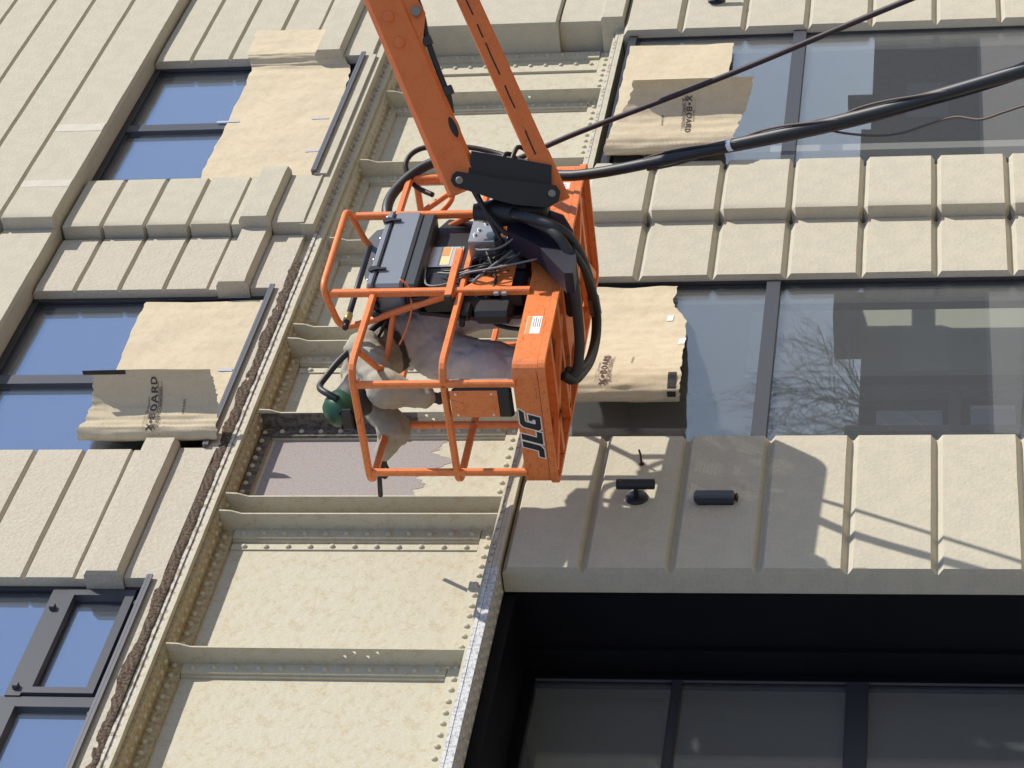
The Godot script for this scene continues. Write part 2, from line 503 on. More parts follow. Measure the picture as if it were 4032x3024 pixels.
func build_facade() -> void:
	building = thing("building", "beige stucco commercial building with rusticated courses, riveted girder and black windows", "building")
	# lower piers: left bay z 0, right bay 0.13 proud
	low_pier(13.42, 15.01, 0.0)
	low_pier(17.31, 18.193, 0.0)
	low_pier(18.195, 19.05, 0.115, 0.0, true)
	low_pier(21.70, 24.6, 0.13, 0.0)
	var st := mb()
	# upper piers
	up_pier(13.28, 14.87, 0.0, true)
	up_pier(17.22, 18.085, 0.0, true)
	up_pier(18.12, 18.955, 0.115, false, true)
	up_pier(21.345, 24.6, 0.13, false)
	# long courses above the window heads
	var ys := [9.28, 9.79, 10.225, 10.66, 11.095, 11.53, 11.965, 12.4]
	for i in ys.size() - 1:
		block("wall_block", building, M.stucco, 6.0, 18.06, ys[i], ys[i + 1], 0.13, -0.2, 0.022, 0.034, 0.003)
		block("wall_block", building, M.stucco, 18.063, 24.6, ys[i], ys[i + 1], 0.25, -0.2, 0.022, 0.034, 0.003, 0.0022, true)
	st = mb()
	box(st, Vector3(6.0, 9.30, -0.3), Vector3(18.04, 12.4, 0.09))
	box(st, Vector3(18.105, 9.30, -0.3), Vector3(24.6, 12.4, 0.21))
	put("wall_core", st, M.stucco, building)
	# patched strips of lighter filler on the lowest long course
	for q in [[19.66, 19.80], [18.60, 18.72]]:
		st = mb()
		box(st, Vector3(q[0], 9.305, 0.245), Vector3(q[1], 9.765, 0.2525))
		put("filler_patch", st, M.patch, building, "pale filler strip")
	# left pier beyond the frame
	up_pier(9.2, 10.7, 0.0, true)
	low_pier(7.0, 8.6, 0.0)
	# beige return of the storefront jamb
	# frieze behind the sill course runs on under the windows as a low sill wall
	for q in [[10.7, 13.28, 0.0], [14.87, 17.22, 0.0], [18.955, 21.345, 0.13]]:
		st = mb()
		box(st, Vector3(q[0], 7.03, q[2] - 0.25), Vector3(q[1], 7.15, q[2] + 0.0))
		put("sill_wall", st, M.stucco_old if q[2] < 0.1 else M.stucco, building)
		st = mb()
		box(st, Vector3(q[0] + 0.004, 7.152, q[2] - 0.13), Vector3(q[1] - 0.004, 7.172, q[2] + 0.035))
		box(st, Vector3(q[0] + 0.004, 7.128, q[2] + 0.02), Vector3(q[1] - 0.004, 7.150, q[2] + 0.035))
		put("sill_flashing", st, M.flash, building)
	# rough dark mortar bed between the wall and the top flange
	st = SurfaceTool.new()
	st.begin(Mesh.PRIMITIVE_TRIANGLES)
	st.set_smooth_group(1)
	var rows := 6
	var cols := 340
	var v := func(i: int, j: int) -> Vector3:
		var x := 6.0 + 11.6 * i / cols
		var y := lerpf(6.985, 7.072, float(j) / rows)
		var edge := 0.0 if (j > 0 and j < rows) else 0.4
		var z := -0.012 + nz.get_noise_3d(x * 260.0, y * 520.0, 3.0) * 0.012 + nz.get_noise_3d(x * 40.0, y * 100.0, 9.0) * 0.016 - edge * 0.02
		if j == rows:
			y += nz.get_noise_2d(x * 70.0, 5.0) * 0.030 + nz.get_noise_2d(x * 300.0, 15.0) * 0.012
		return Vector3(x, y, z + 0.026 - 0.010 * float(j) / rows)
	for i in cols:
		for j in rows:
			quad(st, v.call(i, j), v.call(i, j + 1), v.call(i + 1, j + 1), v.call(i + 1, j))
	put("mortar_bed", st, M.soot, building, "sooty rough mortar bed above the girder")
	st = mb()
	box(st, Vector3(6.0, 6.98, -0.3), Vector3(18.1, 7.11, -0.06))
	box(st, Vector3(18.1, 6.98, -0.3), Vector3(24.6, 7.10, 0.10))
	put("bed_core", st, M.stucco, building)
	# windows
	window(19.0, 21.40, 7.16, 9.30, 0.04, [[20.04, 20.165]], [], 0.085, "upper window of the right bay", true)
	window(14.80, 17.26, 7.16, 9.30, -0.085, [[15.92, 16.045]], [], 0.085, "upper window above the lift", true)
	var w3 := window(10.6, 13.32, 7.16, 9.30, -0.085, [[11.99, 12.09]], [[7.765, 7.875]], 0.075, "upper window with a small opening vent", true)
	# vent sash and its square stops
	st = mb()
	for q in [[12.11, 13.225, 7.255, 7.32], [12.11, 13.225, 7.70, 7.76], [12.11, 12.17, 7.32, 7.70], [13.165, 13.225, 7.32, 7.70]]:
		box(st, Vector3(q[0], q[2], -0.13), Vector3(q[1], q[3], -0.070))
	put("vent_sash", st, M.frame_grey, w3)
	for q in [[13.02, 7.815], [13.06, 7.205], [12.17, 7.815], [11.88, 7.205]]:
		st = mb()
		cbox(st, Vector3(q[0] - 0.022, q[1] - 0.022, -0.085), Vector3(q[0] + 0.022, q[1] + 0.022, -0.045), 0.005)
		put("stop", st, M.frame_grey, w3)
	window(18.98, 21.78, 0.55, 4.60, 0.065, [], [[2.90, 3.02]], 0.075, "tall lower window of the right bay")
	window(14.94, 17.37, 0.55, 4.60, -0.065, [], [[2.93, 3.04]], 0.075, "tall lower window beside the lamps")
	for q in [[18.98, 21.78, 0.13], [14.94, 17.37, 0.0]]:
		st = mb()
		box(st, Vector3(q[0], 0.0, q[2] - 0.25), Vector3(q[1], 0.55, q[2] - 0.02))
		put("sill_wall", st, M.stucco, building)
	# storefront: black lined return and glazing set back
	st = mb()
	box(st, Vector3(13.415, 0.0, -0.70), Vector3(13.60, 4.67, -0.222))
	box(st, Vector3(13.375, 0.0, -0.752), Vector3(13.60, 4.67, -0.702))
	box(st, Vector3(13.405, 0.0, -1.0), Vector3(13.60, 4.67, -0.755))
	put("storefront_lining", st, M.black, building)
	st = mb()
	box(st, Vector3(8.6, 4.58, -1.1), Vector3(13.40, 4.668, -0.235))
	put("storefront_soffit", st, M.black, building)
	var sf := part("storefront", building, "black framed shop front under the girder")
	st = mb()
	box(st, Vector3(13.33, 0.0, -1.02), Vector3(13.404, 4.578, -0.93))
	box(st, Vector3(8.6, 4.50, -1.02), Vector3(13.33, 4.578, -0.932))
	put("frame", st, M.black, sf)
	st = mb()
	box(st, Vector3(13.322, 0.0, -0.945), Vector3(13.33, 4.5, -0.926))
	put("bead", st, M.frame_grey, sf)
	for q in [[3.455, 3.525], [2.16, 2.315]]:
		st = mb()
		cbox(st, Vector3(8.6, q[0], -1.02), Vector3(13.32, q[1], -0.915), 0.006)
		put("transom", st, M.frame, sf)
	for q in [[0.05, 2.16], [2.315, 3.455], [3.525, 4.50]]:
		glazing(sf, Vector2(8.6, q[0]), Vector2(13.32, q[1]), -0.96, false)
	build_girder()
	build_rooms()

func build_girder() -> void:
	var g := part("girder", building, "cream riveted plate girder across the facade")
	var X0 := 6.0
	var X1 := 21.93
	# stiffener positions
	var S := [[7.3, 0], [8.6, 0], [9.75, 1], [11.3, 0], [12.61, 0], [14.35, 1], [15.45, 0], [16.70, 1], [18.10, 0], [19.51, 0], [20.88, 0]]
	# web panels between stiffeners
	var edges := [X0]
	for s in S:
		edges.append(s[0])
	edges.append(X1)
	for i in edges.size() - 1:
		var st := mb()
		box(st, Vector3(edges[i], 4.75, -0.32), Vector3(edges[i + 1], 6.9, -0.25))
		if absf(edges[i] - 14.35) < 0.01:
			var mesh := ArrayMesh.new()
			put("web_panel", st, M.cream, g)
			# bare primer where the old paint has been taken off, its own flat sheet
			var st2 := SurfaceTool.new()
			st2.begin(Mesh.PRIMITIVE_TRIANGLES)
			var xa := 14.37
			var xb := 15.40
			var cols := 60
			for k in cols:
				var f := func(t: float) -> float:
					return 5.50 + nz.get_noise_2d(t * 620.0, 1.0) * 0.045 + nz.get_noise_2d(t * 150.0, 40.0) * 0.16 - 0.10 * smoothstep(0.35, 0.75, t)
				var ta := float(k) / cols
				var tb := float(k + 1) / cols
				quad(st2, Vector3(lerpf(xa, xb, ta), f.call(ta), -0.2475), Vector3(lerpf(xa, xb, ta), 6.74, -0.2475), Vector3(lerpf(xa, xb, tb), 6.74, -0.2475), Vector3(lerpf(xa, xb, tb), f.call(tb), -0.2475))
			var pm := textured(C(0.315, 0.295, 0.285), 0.85, tex(blotch(512, Color(0.97, 0.97, 0.98), Color(1.0, 0.93, 0.89), 0.45, 0.03, 91, 3.0, 0.10)), 1.3)
			put("primer_patch", st2, pm, g, "bare grey primer patch")
		else:
			put("web_panel", st, M.cream, g)
	var sx := mb()
	box(sx, Vector3(14.40, 6.772, -0.2148), Vector3(15.42, 6.868, -0.2125))
	box(sx, Vector3(15.326, 5.70, -0.2475), Vector3(15.434, 6.77, -0.2055))
	put("stripped_face", sx, M.stripped, g, "dark stripped steel")
	var st := mb()
	box(st, Vector3(X0, 6.775, -0.249), Vector3(17.0, 6.899, -0.215))
	box(st, Vector3(X0, 6.87, -0.215), Vector3(17.0, 6.899, -0.06))
	put("top_angle", st, M.cream_dirty, g)
	st = mb()
	box(st, Vector3(17.001, 6.775, -0.249), Vector3(X1, 6.899, -0.215))
	box(st, Vector3(17.001, 6.87, -0.215), Vector3(X1, 6.899, -0.06))
	put("top_angle", st, M.cream, g)
	st = mb()
	box(st, Vector3(X0, 4.755, -0.249), Vector3(X1, 4.925, -0.215))
	box(st, Vector3(X0, 4.755, -0.215), Vector3(X1, 4.782, -0.02))
	put("bottom_angle", st, M.cream, g)
	# cover plates: thin sheets with wobbling edges
	var plate := func(y0: float, y1: float, z1: float, seed_: float, xa: float, xb: float) -> SurfaceTool:
		var s := SurfaceTool.new()
		s.begin(Mesh.PRIMITIVE_TRIANGLES)
		var n := int((xb - xa) / 0.06)
		var r := []
		for i in n + 1:
			var x := lerpf(xa, xb, float(i) / n)
			var w := nz.get_noise_2d(x * 50.0, seed_) * 0.004 + nz.get_noise_2d(x * 260.0, seed_ + 9.0) * 0.0025
			r.append([Vector3(x, y0, -0.30), Vector3(x, y0, z1 + w), Vector3(x, y1, z1 + w), Vector3(x, y1, -0.30)])
		for i in n:
			for k in 3:
				s.set_smooth_group(k + 1)
				quad(s, r[i][k], r[i][k + 1], r[i + 1][k + 1], r[i + 1][k])
		s.set_smooth_group(9)
		quad(s, r[0][0], r[0][3], r[0][2], r[0][1])
		quad(s, r[n][0], r[n][1], r[n][2], r[n][3])
		return s
	put("top_flange_plate", plate.call(6.90, 6.928, -0.004, 1.0, X0, X1), M.cream, g)
	put("top_flange_plate", plate.call(6.930, 6.957, -0.012, 2.0, X0, X1), M.white_strip, g)
	put("top_flange_plate", plate.call(6.959, 6.984, 0.0, 3.0, X0, X1), M.white_strip, g)
	for i in 3:
		var ya := 4.672 + i * 0.0275
		put("bottom_flange_plate", plate.call(ya, ya + 0.0255, 0.020 - 0.004 * (i % 2), 5.0 + i, X0, 13.40), M.silver, g, "silver primed bottom flange")
		put("bottom_flange_plate", plate.call(ya, ya + 0.0255, 0.020 - 0.004 * (i % 2), 5.0 + i, 13.402, X1), M.white_strip if i == 2 else M.cream, g)
	# stiffeners
	var riv := []   # position, facing
	for s in S:
		var xs := [s[0]] if s[1] == 0 else [s[0], s[0] - 0.215]
		for n in xs.size():
			var x: float = xs[n]
			st = SurfaceTool.new()
			st.begin(Mesh.PRIMITIVE_TRIANGLES)
			st.set_smooth_group(-1)
			# outstanding leg, flared where it meets the flanges
			var zo := -0.066
			var holes := []
			if absf(x - 12.61) < 0.01:
				holes = [[5.40, -0.10], [5.47, -0.135], [5.56, -0.10], [5.63, -0.135]]
			elif absf(x - 20.88) < 0.01:
				holes = [[5.60, -0.105], [5.49, -0.14]]
			elif absf(x - 15.45) < 0.01:
				holes = [[5.55, -0.10], [5.50, -0.135], [5.40, -0.10]]
			var cuts := [4.784]
			holes.sort_custom(func(a: Array, b: Array) -> bool: return a[0] < b[0])
			for h in holes:
				box(st, Vector3(x - 0.014, cuts[-1], -0.215), Vector3(x, h[0] - 0.012, zo))
				box(st, Vector3(x - 0.014, h[0] - 0.012, -0.215), Vector3(x, h[0] + 0.012, h[1] - 0.011))
				box(st, Vector3(x - 0.014, h[0] - 0.012, h[1] + 0.011), Vector3(x, h[0] + 0.012, zo))
				cuts.append(h[0] + 0.012)
			box(st, Vector3(x - 0.014, cuts[-1], -0.215), Vector3(x, 6.70, zo))
			slab(st, [Vector2(6.70, -0.215), Vector2(6.70, zo), Vector2(6.78, -0.040), Vector2(6.868, -0.035), Vector2(6.868, -0.215)], Vector3(x - 0.014, 0, 0), Vector3(0, 1, 0), Vector3(0, 0, 1), 0.014)
			if absf(x - 15.45) < 0.01:
				var s2 := mb()
				box(s2, Vector3(x - 0.017, 5.62, -0.214), Vector3(x - 0.0142, 6.86, -0.068))
				put("stripped_face", s2, M.stripped, g, "dark stripped steel")
			put("stiffener_leg", st, M.cream, g)
			if n == xs.size() - 1:
				st = mb()
				box(st, Vector3(x - 0.112, 4.93, -0.2495), Vector3(x - 0.015, 6.77, -0.208))
				box(st, Vector3(x - 0.126, 4.93, -0.2495), Vector3(x - 0.113, 6.77, -0.228))
				put("stiffener_plate", st, M.cream, g)
				for k in 12:
					riv.append([Vector3(x - 0.066, 4.99 + k * 0.155, -0.208), 0])
			else:
				st = mb()
				box(st, Vector3(x - 0.199, 4.93, -0.2495), Vector3(x - 0.016, 6.77, -0.208))
				put("stiffener_plate", st, M.cream, g)
			if s[1] == 1 and n == 1:
				# riveted bar along the panel edge
				st = mb()
				box(st, Vector3(x - 0.215, 4.935, -0.2495), Vector3(x - 0.152, 6.765, -0.238))
				put("edge_bar", st, M.cream, g)
				for k in 11:
					riv.append([Vector3(x - 0.183, 5.02 + k * 0.165, -0.238), 0])
	# bolt holes of daylight are cut through the legs above
	# end angles at the right
	st = mb()
	box(st, Vector3(21.80, 4.93, -0.2495), Vector3(21.93, 6.77, -0.20))
	box(st, Vector3(21.58, 4.93, -0.2495), Vector3(21.80, 6.77, -0.225))
	put("end_plate", st, M.cream, g)
	for k in 12:
		riv.append([Vector3(21.865, 5.0 + k * 0.15, -0.20), 0])
		riv.append([Vector3(21.70, 5.0 + k * 0.15, -0.225), 0])
	# rivet rows on the angles
	var x := 10.9
	while x < 21.9:
		riv.append([Vector3(x, 4.868, -0.215), 0])
		x += 0.112
	x = 10.9
	while x < 21.9:
		riv.append([Vector3(x, 6.835, -0.215), 0])
		x += 0.112
	x = 10.95
	while x < 21.9:
		riv.append([Vector3(x, 4.782, -0.12), 1])
		riv.append([Vector3(x, 6.87, -0.13), 2])
		if x < 13.4:
			riv.append([Vector3(x, 4.672, -0.06), 2])
			riv.append([Vector3(x + 0.05, 4.672, -0.17), 2])
		x += 0.112
	var dome := mb()
	dome.set_smooth_group(1)
	lathe(dome, [Vector2(0.023, -0.002), Vector2(0.021, 0.009), Vector2(0.014, 0.0165), Vector2(0.0, 0.0195)], 9, Transform3D.IDENTITY)
	dome.generate_normals()
	var dm := dome.commit()
	var rest := SurfaceTool.new()
	rest.begin(Mesh.PRIMITIVE_TRIANGLES)
	var turn := [Basis(Vector3.RIGHT, PI / 2), Basis.IDENTITY, Basis(Vector3.RIGHT, PI)]
	var made := 0
	var rng := RandomNumberGenerator.new()
	rng.seed = 5
	for r in riv:
		var at: Vector3 = r[0]
		var t := Transform3D(turn[r[1]] * Basis(Vector3.UP, rng.randf() * 6.0), at + Vector3(rng.randf_range(-0.004, 0.004), 0, 0))
		# bigger in view: the front rows
		if made < 298 and r[1] == 0 and at.x > 10.8:
			put_mesh("rivet", dm, M.cream, g, t)
			made += 1
		else:
			rest.append_from(dm, 0, t)
	var o := MeshInstance3D.new()
	o.mesh = rest.commit()
	o.material_override = M.cream
	o.name = "rivet_rows"
	o.set_meta("kind", "stuff")
	g.add_child(o, true)
	# wall end that the girder runs into
	block("wall_block", building, M.stucco, 21.94, 24.6, 5.33, 7.08, 0.13, -0.3, 0.02, 0.03, 0.003)
	block("wall_block", building, M.stucco, 22.02, 24.6, 4.90, 5.328, 0.09, -0.3, 0.012, 0.02, 0.003)
	block("wall_block", building, M.stucco, 21.93, 24.6, 4.675, 4.898, 0.17, -0.3, 0.012, 0.02, 0.003)

func build_rooms() -> void:
	# the rooms behind the glass and the closed shell of the building
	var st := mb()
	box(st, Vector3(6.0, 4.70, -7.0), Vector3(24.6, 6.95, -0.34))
	put("floor_structure", st, M.room_dark, building)  # floor between storeys, its dark grey standing in for shade
	st = mb()
	box(st, Vector3(6.0, 0.0, -7.2), Vector3(24.6, 12.4, -7.0))
	box(st, Vector3(24.6, 0.0, -7.2), Vector3(24.9, 12.4, 0.20))
	box(st, Vector3(5.7, 0.0, -7.2), Vector3(6.0, 12.4, 0.10))
	box(st, Vector3(6.0, 12.4, -7.2), Vector3(24.6, 12.6, 0.12))
	put("outer_wall", st, M.stucco, building)
	st = mb()
	box(st, Vector3(6.0, 9.42, -7.0), Vector3(24.6, 9.6, -0.31))
	put("ceiling", st, M.room, building)
	st = mb()
	box(st, Vector3(6.0, 0.0, -7.0), Vector3(24.6, 0.06, -0.32))
	put("ground_floor", st, M.room_floor, building)
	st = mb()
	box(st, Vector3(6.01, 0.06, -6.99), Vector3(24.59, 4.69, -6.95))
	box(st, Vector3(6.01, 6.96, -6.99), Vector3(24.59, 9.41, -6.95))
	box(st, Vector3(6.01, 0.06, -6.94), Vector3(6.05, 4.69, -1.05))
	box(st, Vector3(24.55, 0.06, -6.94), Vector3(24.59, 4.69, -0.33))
	put("added_dark_lining", st, M.room_dark, building)  # dark lining added to keep the rooms dim behind the glass
	st = mb()
	box(st, Vector3(13.62, 0.06, -7.0), Vector3(13.78, 4.69, -0.32))
	put("party_wall", st, M.room, building)
	st = mb()
	box(st, Vector3(13.8, 0.06, -4.2), Vector3(24.58, 2.62, -4.1))
	box(st, Vector3(20.0, 0.06, -4.09), Vector3(20.12, 4.69, -0.33))
	put("partition", st, M.room, building)
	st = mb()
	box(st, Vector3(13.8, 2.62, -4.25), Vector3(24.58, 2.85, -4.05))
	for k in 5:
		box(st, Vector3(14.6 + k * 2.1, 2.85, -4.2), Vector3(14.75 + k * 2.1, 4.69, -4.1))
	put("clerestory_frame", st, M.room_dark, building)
	st = mb()
	box(st, Vector3(17.70, 0.06, -1.26), Vector3(18.66, 3.30, -1.20))
	put("display_wall", st, M.room_grey, building, "grey green panel inside the lower window")
	st = mb()
	for q in [[17.58, 17.68, 0.1, 4.6], [17.0, 17.08, 0.1, 3.2], [16.45, 16.53, 0.1, 3.2]]:
		box(st, Vector3(q[0], q[2], -1.42), Vector3(q[1], q[3], -1.34))
	box(st, Vector3(14.6, 1.50, -1.41), Vector3(17.58, 1.60, -1.35))
	put("inner_frame", st, M.room_dark, building)
	for q in [[17.15, 17.5, 1.05, 1.42, M.room_blue], [17.52, 17.57, 1.05, 1.42, M.room_white], [17.12, 17.2, 1.70, 1.78, M.room_white], [16.62, 16.9, 1.1, 1.45, M.room_blue], [16.55, 16.6, 1.62, 1.95, M.room_white], [17.1, 17.5, 1.65, 2.2, M.room_blue]]:
		st = mb()
		box(st, Vector3(q[0], q[2], -1.52), Vector3(q[1], q[3], -1.48))
		put("pane_stand_in", st, q[4], building)  # pale and blue boards added in place of daylit back window panes
	st = mb()
	for k in 3:
		box(st, Vector3(8.4 + k * 1.7, 0.06, -3.0), Vector3(8.6 + k * 1.7, 4.57, -2.8))
	put("shop_column", st, M.room_white, building)

# ---------------------------------------------------------------- masking paper
class Sheet:
	var path: Array      # Vector2(x, z) along the sheet
	var lo: Array        # lower edge y at each path point
	var hi: Array
	var nz: FastNoiseLite
	var amp := 0.012
	var seed_ := 0.0
	func at(i: int, t: float) -> Vector3:
		var p: Vector2 = path[i]
		var y := lerpf(lo[i], hi[i], t)
		var a: Vector2 = path[maxi(i - 1, 0)]
		var b: Vector2 = path[mini(i + 1, path.size() - 1)]
		var n := Vector2(b.y - a.y, -(b.x - a.x)).normalized()
		var w := nz.get_noise_3d(i * 4.0 + seed_, y * 55.0, seed_) * amp + nz.get_noise_3d(i * 11.0 + seed_, y * 170.0, seed_ + 50.0) * amp * 0.22
		w += nz.get_noise_2d(i * 7.0 + seed_ * 3.0, 4.0) * amp * 0.6
		return Vector3(p.x + n.x * w, y, p.y + n.y * w)
	func normal(i: int, t: float) -> Vector3:
		var i0 := maxi(i - 1, 0)
		var i1 := mini(i + 1, path.size() - 1)
		return (at(i1, t) - at(i0, t)).cross(Vector3.UP).normalized()

func dense(ctrl: Array, n: int) -> Array:
	var out := []
	for i in ctrl.size() - 1:
		for k in n:
			var p0: Vector2 = ctrl[maxi(i - 1, 0)]
			var p3: Vector2 = ctrl[mini(i + 2, ctrl.size() - 1)]
			out.append((ctrl[i] as Vector2).cubic_interpolate(ctrl[i + 1], p0, p3, float(k) / n))
	out.append(ctrl[-1])
	return out

# ctrl: [x, z, low y, high y] rows from the taped end to the free end
func paper(label: String, ctrl: Array, seed_: float, amp: float, n := 8) -> Array:
	var a := []
	var b := []
	for q in ctrl:
		a.append(Vector2(q[0], q[1]))
		b.append(Vector2(q[2], q[3]))
	var s := Sheet.new()
	s.nz = nz
	s.path = dense(a, n)
	s.seed_ = seed_
	s.amp = amp
	for q in dense(b, n):
		s.lo.append(q.x)
		s.hi.append(q.y)
	for i in s.path.size():
		s.hi[i] += nz.get_noise_2d(i * 9.0, seed_ * 7.0) * 0.016 + nz.get_noise_2d(i * 60.0, seed_ * 5.0) * 0.006
		s.lo[i] += nz.get_noise_2d(i * 9.0, seed_ * 9.0 + 40.0) * 0.016 + nz.get_noise_2d(i * 60.0, seed_ * 5.0) * 0.006
	var root := thing("masking_paper", label, "paper", Vector3.ZERO, "kraft paper sheets taped over the windows")
	var st := SurfaceTool.new()
	st.begin(Mesh.PRIMITIVE_TRIANGLES)
	st.set_smooth_group(1)
	var rows := 28
	for i in s.path.size() - 1:
		for j in rows:
			var t0 := float(j) / rows
			var t1 := float(j + 1) / rows
			var p := s.at(i, t0)
			var q := s.at(i, t1)
			var r := s.at(i + 1, t1)
			var u := s.at(i + 1, t0)
			quad(st, p, u, r, q)
			# the sheet's other face, a paper's thickness behind
			var e0 := s.normal(i, t0) * 0.0015
			var e1 := s.normal(i + 1, t0) * 0.0015
			quad(st, p + e0, q + e0, r + e1, u + e1)
	put("sheet", st, M.kraft, root)
	return [root, s]

# lettering bent onto a sheet: centre at path index ic and height fraction tc; flip turns it upside down; side picks the face
func letter(text: String, size: float, s: Sheet, ic: float, yc: float, flip: bool, side: float, parent: Node, m: Material, called := "print", squash := 1.0) -> void:
	var tm := TextMesh.new()
	var sf := SystemFont.new()
	sf.font_names = PackedStringArray(["Droid Sans"])
	sf.font_weight = 700
	tm.font = sf
	tm.text = text
	tm.font_size = 32
	tm.pixel_size = size / 32.0
	tm.depth = 0.0
	tm.curve_step = 2.0
	var arr := tm.surface_get_arrays(0)
	var vs: PackedVector3Array = arr[Mesh.ARRAY_VERTEX]
	var ix: PackedInt32Array = arr[Mesh.ARRAY_INDEX]
	var st := mb()
	var map := func(v: Vector3) -> Vector3:
		var k := -1.0 if flip else 1.0
		return on_sheet(s, ic, yc, v.x * k * squash, v.y * k, side)
	for i in range(0, ix.size(), 3):
		tri(st, map.call(vs[ix[i]]), map.call(vs[ix[i + 1]]), map.call(vs[ix[i + 2]]))
	put(called, st, m, parent)

# a point on a sheet at arc distance dx (towards +x of the page) from path index ic
func on_sheet(s: Sheet, ic: float, yc: float, dx: float, dy: float, side: float) -> Vector3:
	var i := int(ic)
	var left := absf(dx)
	var stepdir := -1 if (dx > 0.0) == (side > 0.0) else 1
	var frac := 0.0
	while left > 0.0 and i + stepdir >= 0 and i + stepdir < s.path.size():
		var l: float = (s.path[i] as Vector2).distance_to(s.path[i + stepdir])
		if l > left:
			frac = left / l
			break
		left -= l
		i += stepdir
	var j := clampi(i + stepdir, 0, s.path.size() - 1)
	var y := yc + dy
	var ti: float = (y - s.lo[i]) / (s.hi[i] - s.lo[i])
	var tj: float = (y - s.lo[j]) / (s.hi[j] - s.lo[j])
	var p := s.at(i, ti).lerp(s.at(j, tj), frac)
	var nrm := s.normal(i, ti).lerp(s.normal(j, tj), frac).normalized()
	return p - nrm * 0.0050 if side > 0.0 else p + nrm * 0.0062

func strip_on(s: Sheet, ic: float, yc: float, dx0: float, dx1: float, dy0: float, dy1: float, side: float, parent: Node, m: Material, called: String) -> void:
	var st := mb()
	var n := 6
	for k in n:
		var a := lerpf(dx0, dx1, float(k) / n)
		var b := lerpf(dx0, dx1, float(k + 1) / n)
		quad(st, on_sheet(s, ic, yc, a, dy0, side), on_sheet(s, ic, yc, a, dy1, side), on_sheet(s, ic, yc, b, dy1, side), on_sheet(s, ic, yc, b, dy0, side))
	put(called, st, m, parent)

func logo(s: Sheet, ic: float, yc: float, k: float, flip: bool, side: float, parent: Node, m: Material) -> void:
	var f := -1.0 if flip else 1.0
	var wd := 1.5
	letter("X•BOARD", 0.072 * k, s, ic, yc, flip, side, parent, m, "print", wd)
	letter("PAINT + REMODEL", 0.024 * k, s, ic, yc - f * 0.047 * k, flip, side, parent, m, "print", wd)
	letter("THE ORIGINAL", 0.015 * k, s, ic, yc + f * 0.045 * k, flip, side, parent, m, "print", wd)
	for q in [[-0.20, 0.20, -0.062, -0.059], [-0.20, 0.20, -0.034, -0.031], [-0.21, -0.05, 0.056, 0.058], [-0.21, -0.05, 0.034, 0.036]]:
		strip_on(s, ic, yc, q[0] * k * f, q[1] * k * f, q[2] * k * f, q[3] * k * f, side, parent, m, "print_rule")
	# ink splash round the X
	var rng := RandomNumberGenerator.new()
	rng.seed = 9
	var st := mb()
	for n in 70:
		var a := rng.randf() * TAU
		var r := absf(rng.randfn(0.0, 0.03)) * k
		var w := rng.randf_range(0.001, 0.0045) * k
		var dx := f * (-0.19 * k + cos(a) * r)
		var dy := f * (-0.035 * k + sin(a) * r)
		quad(st, on_sheet(s, ic, yc, dx - w, dy - w, side), on_sheet(s, ic, yc, dx - w * 0.6, dy + w, side), on_sheet(s, ic, yc, dx + w, dy + w * 0.7, side), on_sheet(s, ic, yc, dx + w * 0.5, dy - w, side))
	put("print_splash", st, m, parent).set_meta("kind", "stuff")

func tape(s: Sheet, ic: float, yc: float, dx0: float, dx1: float, dy0: float, dy1: float, parent: Node, m: Material, side := 1.0) -> void:
	strip_on(s, ic, yc, dx0, dx1, dy0, dy1, side, parent, m, "tape_strip")

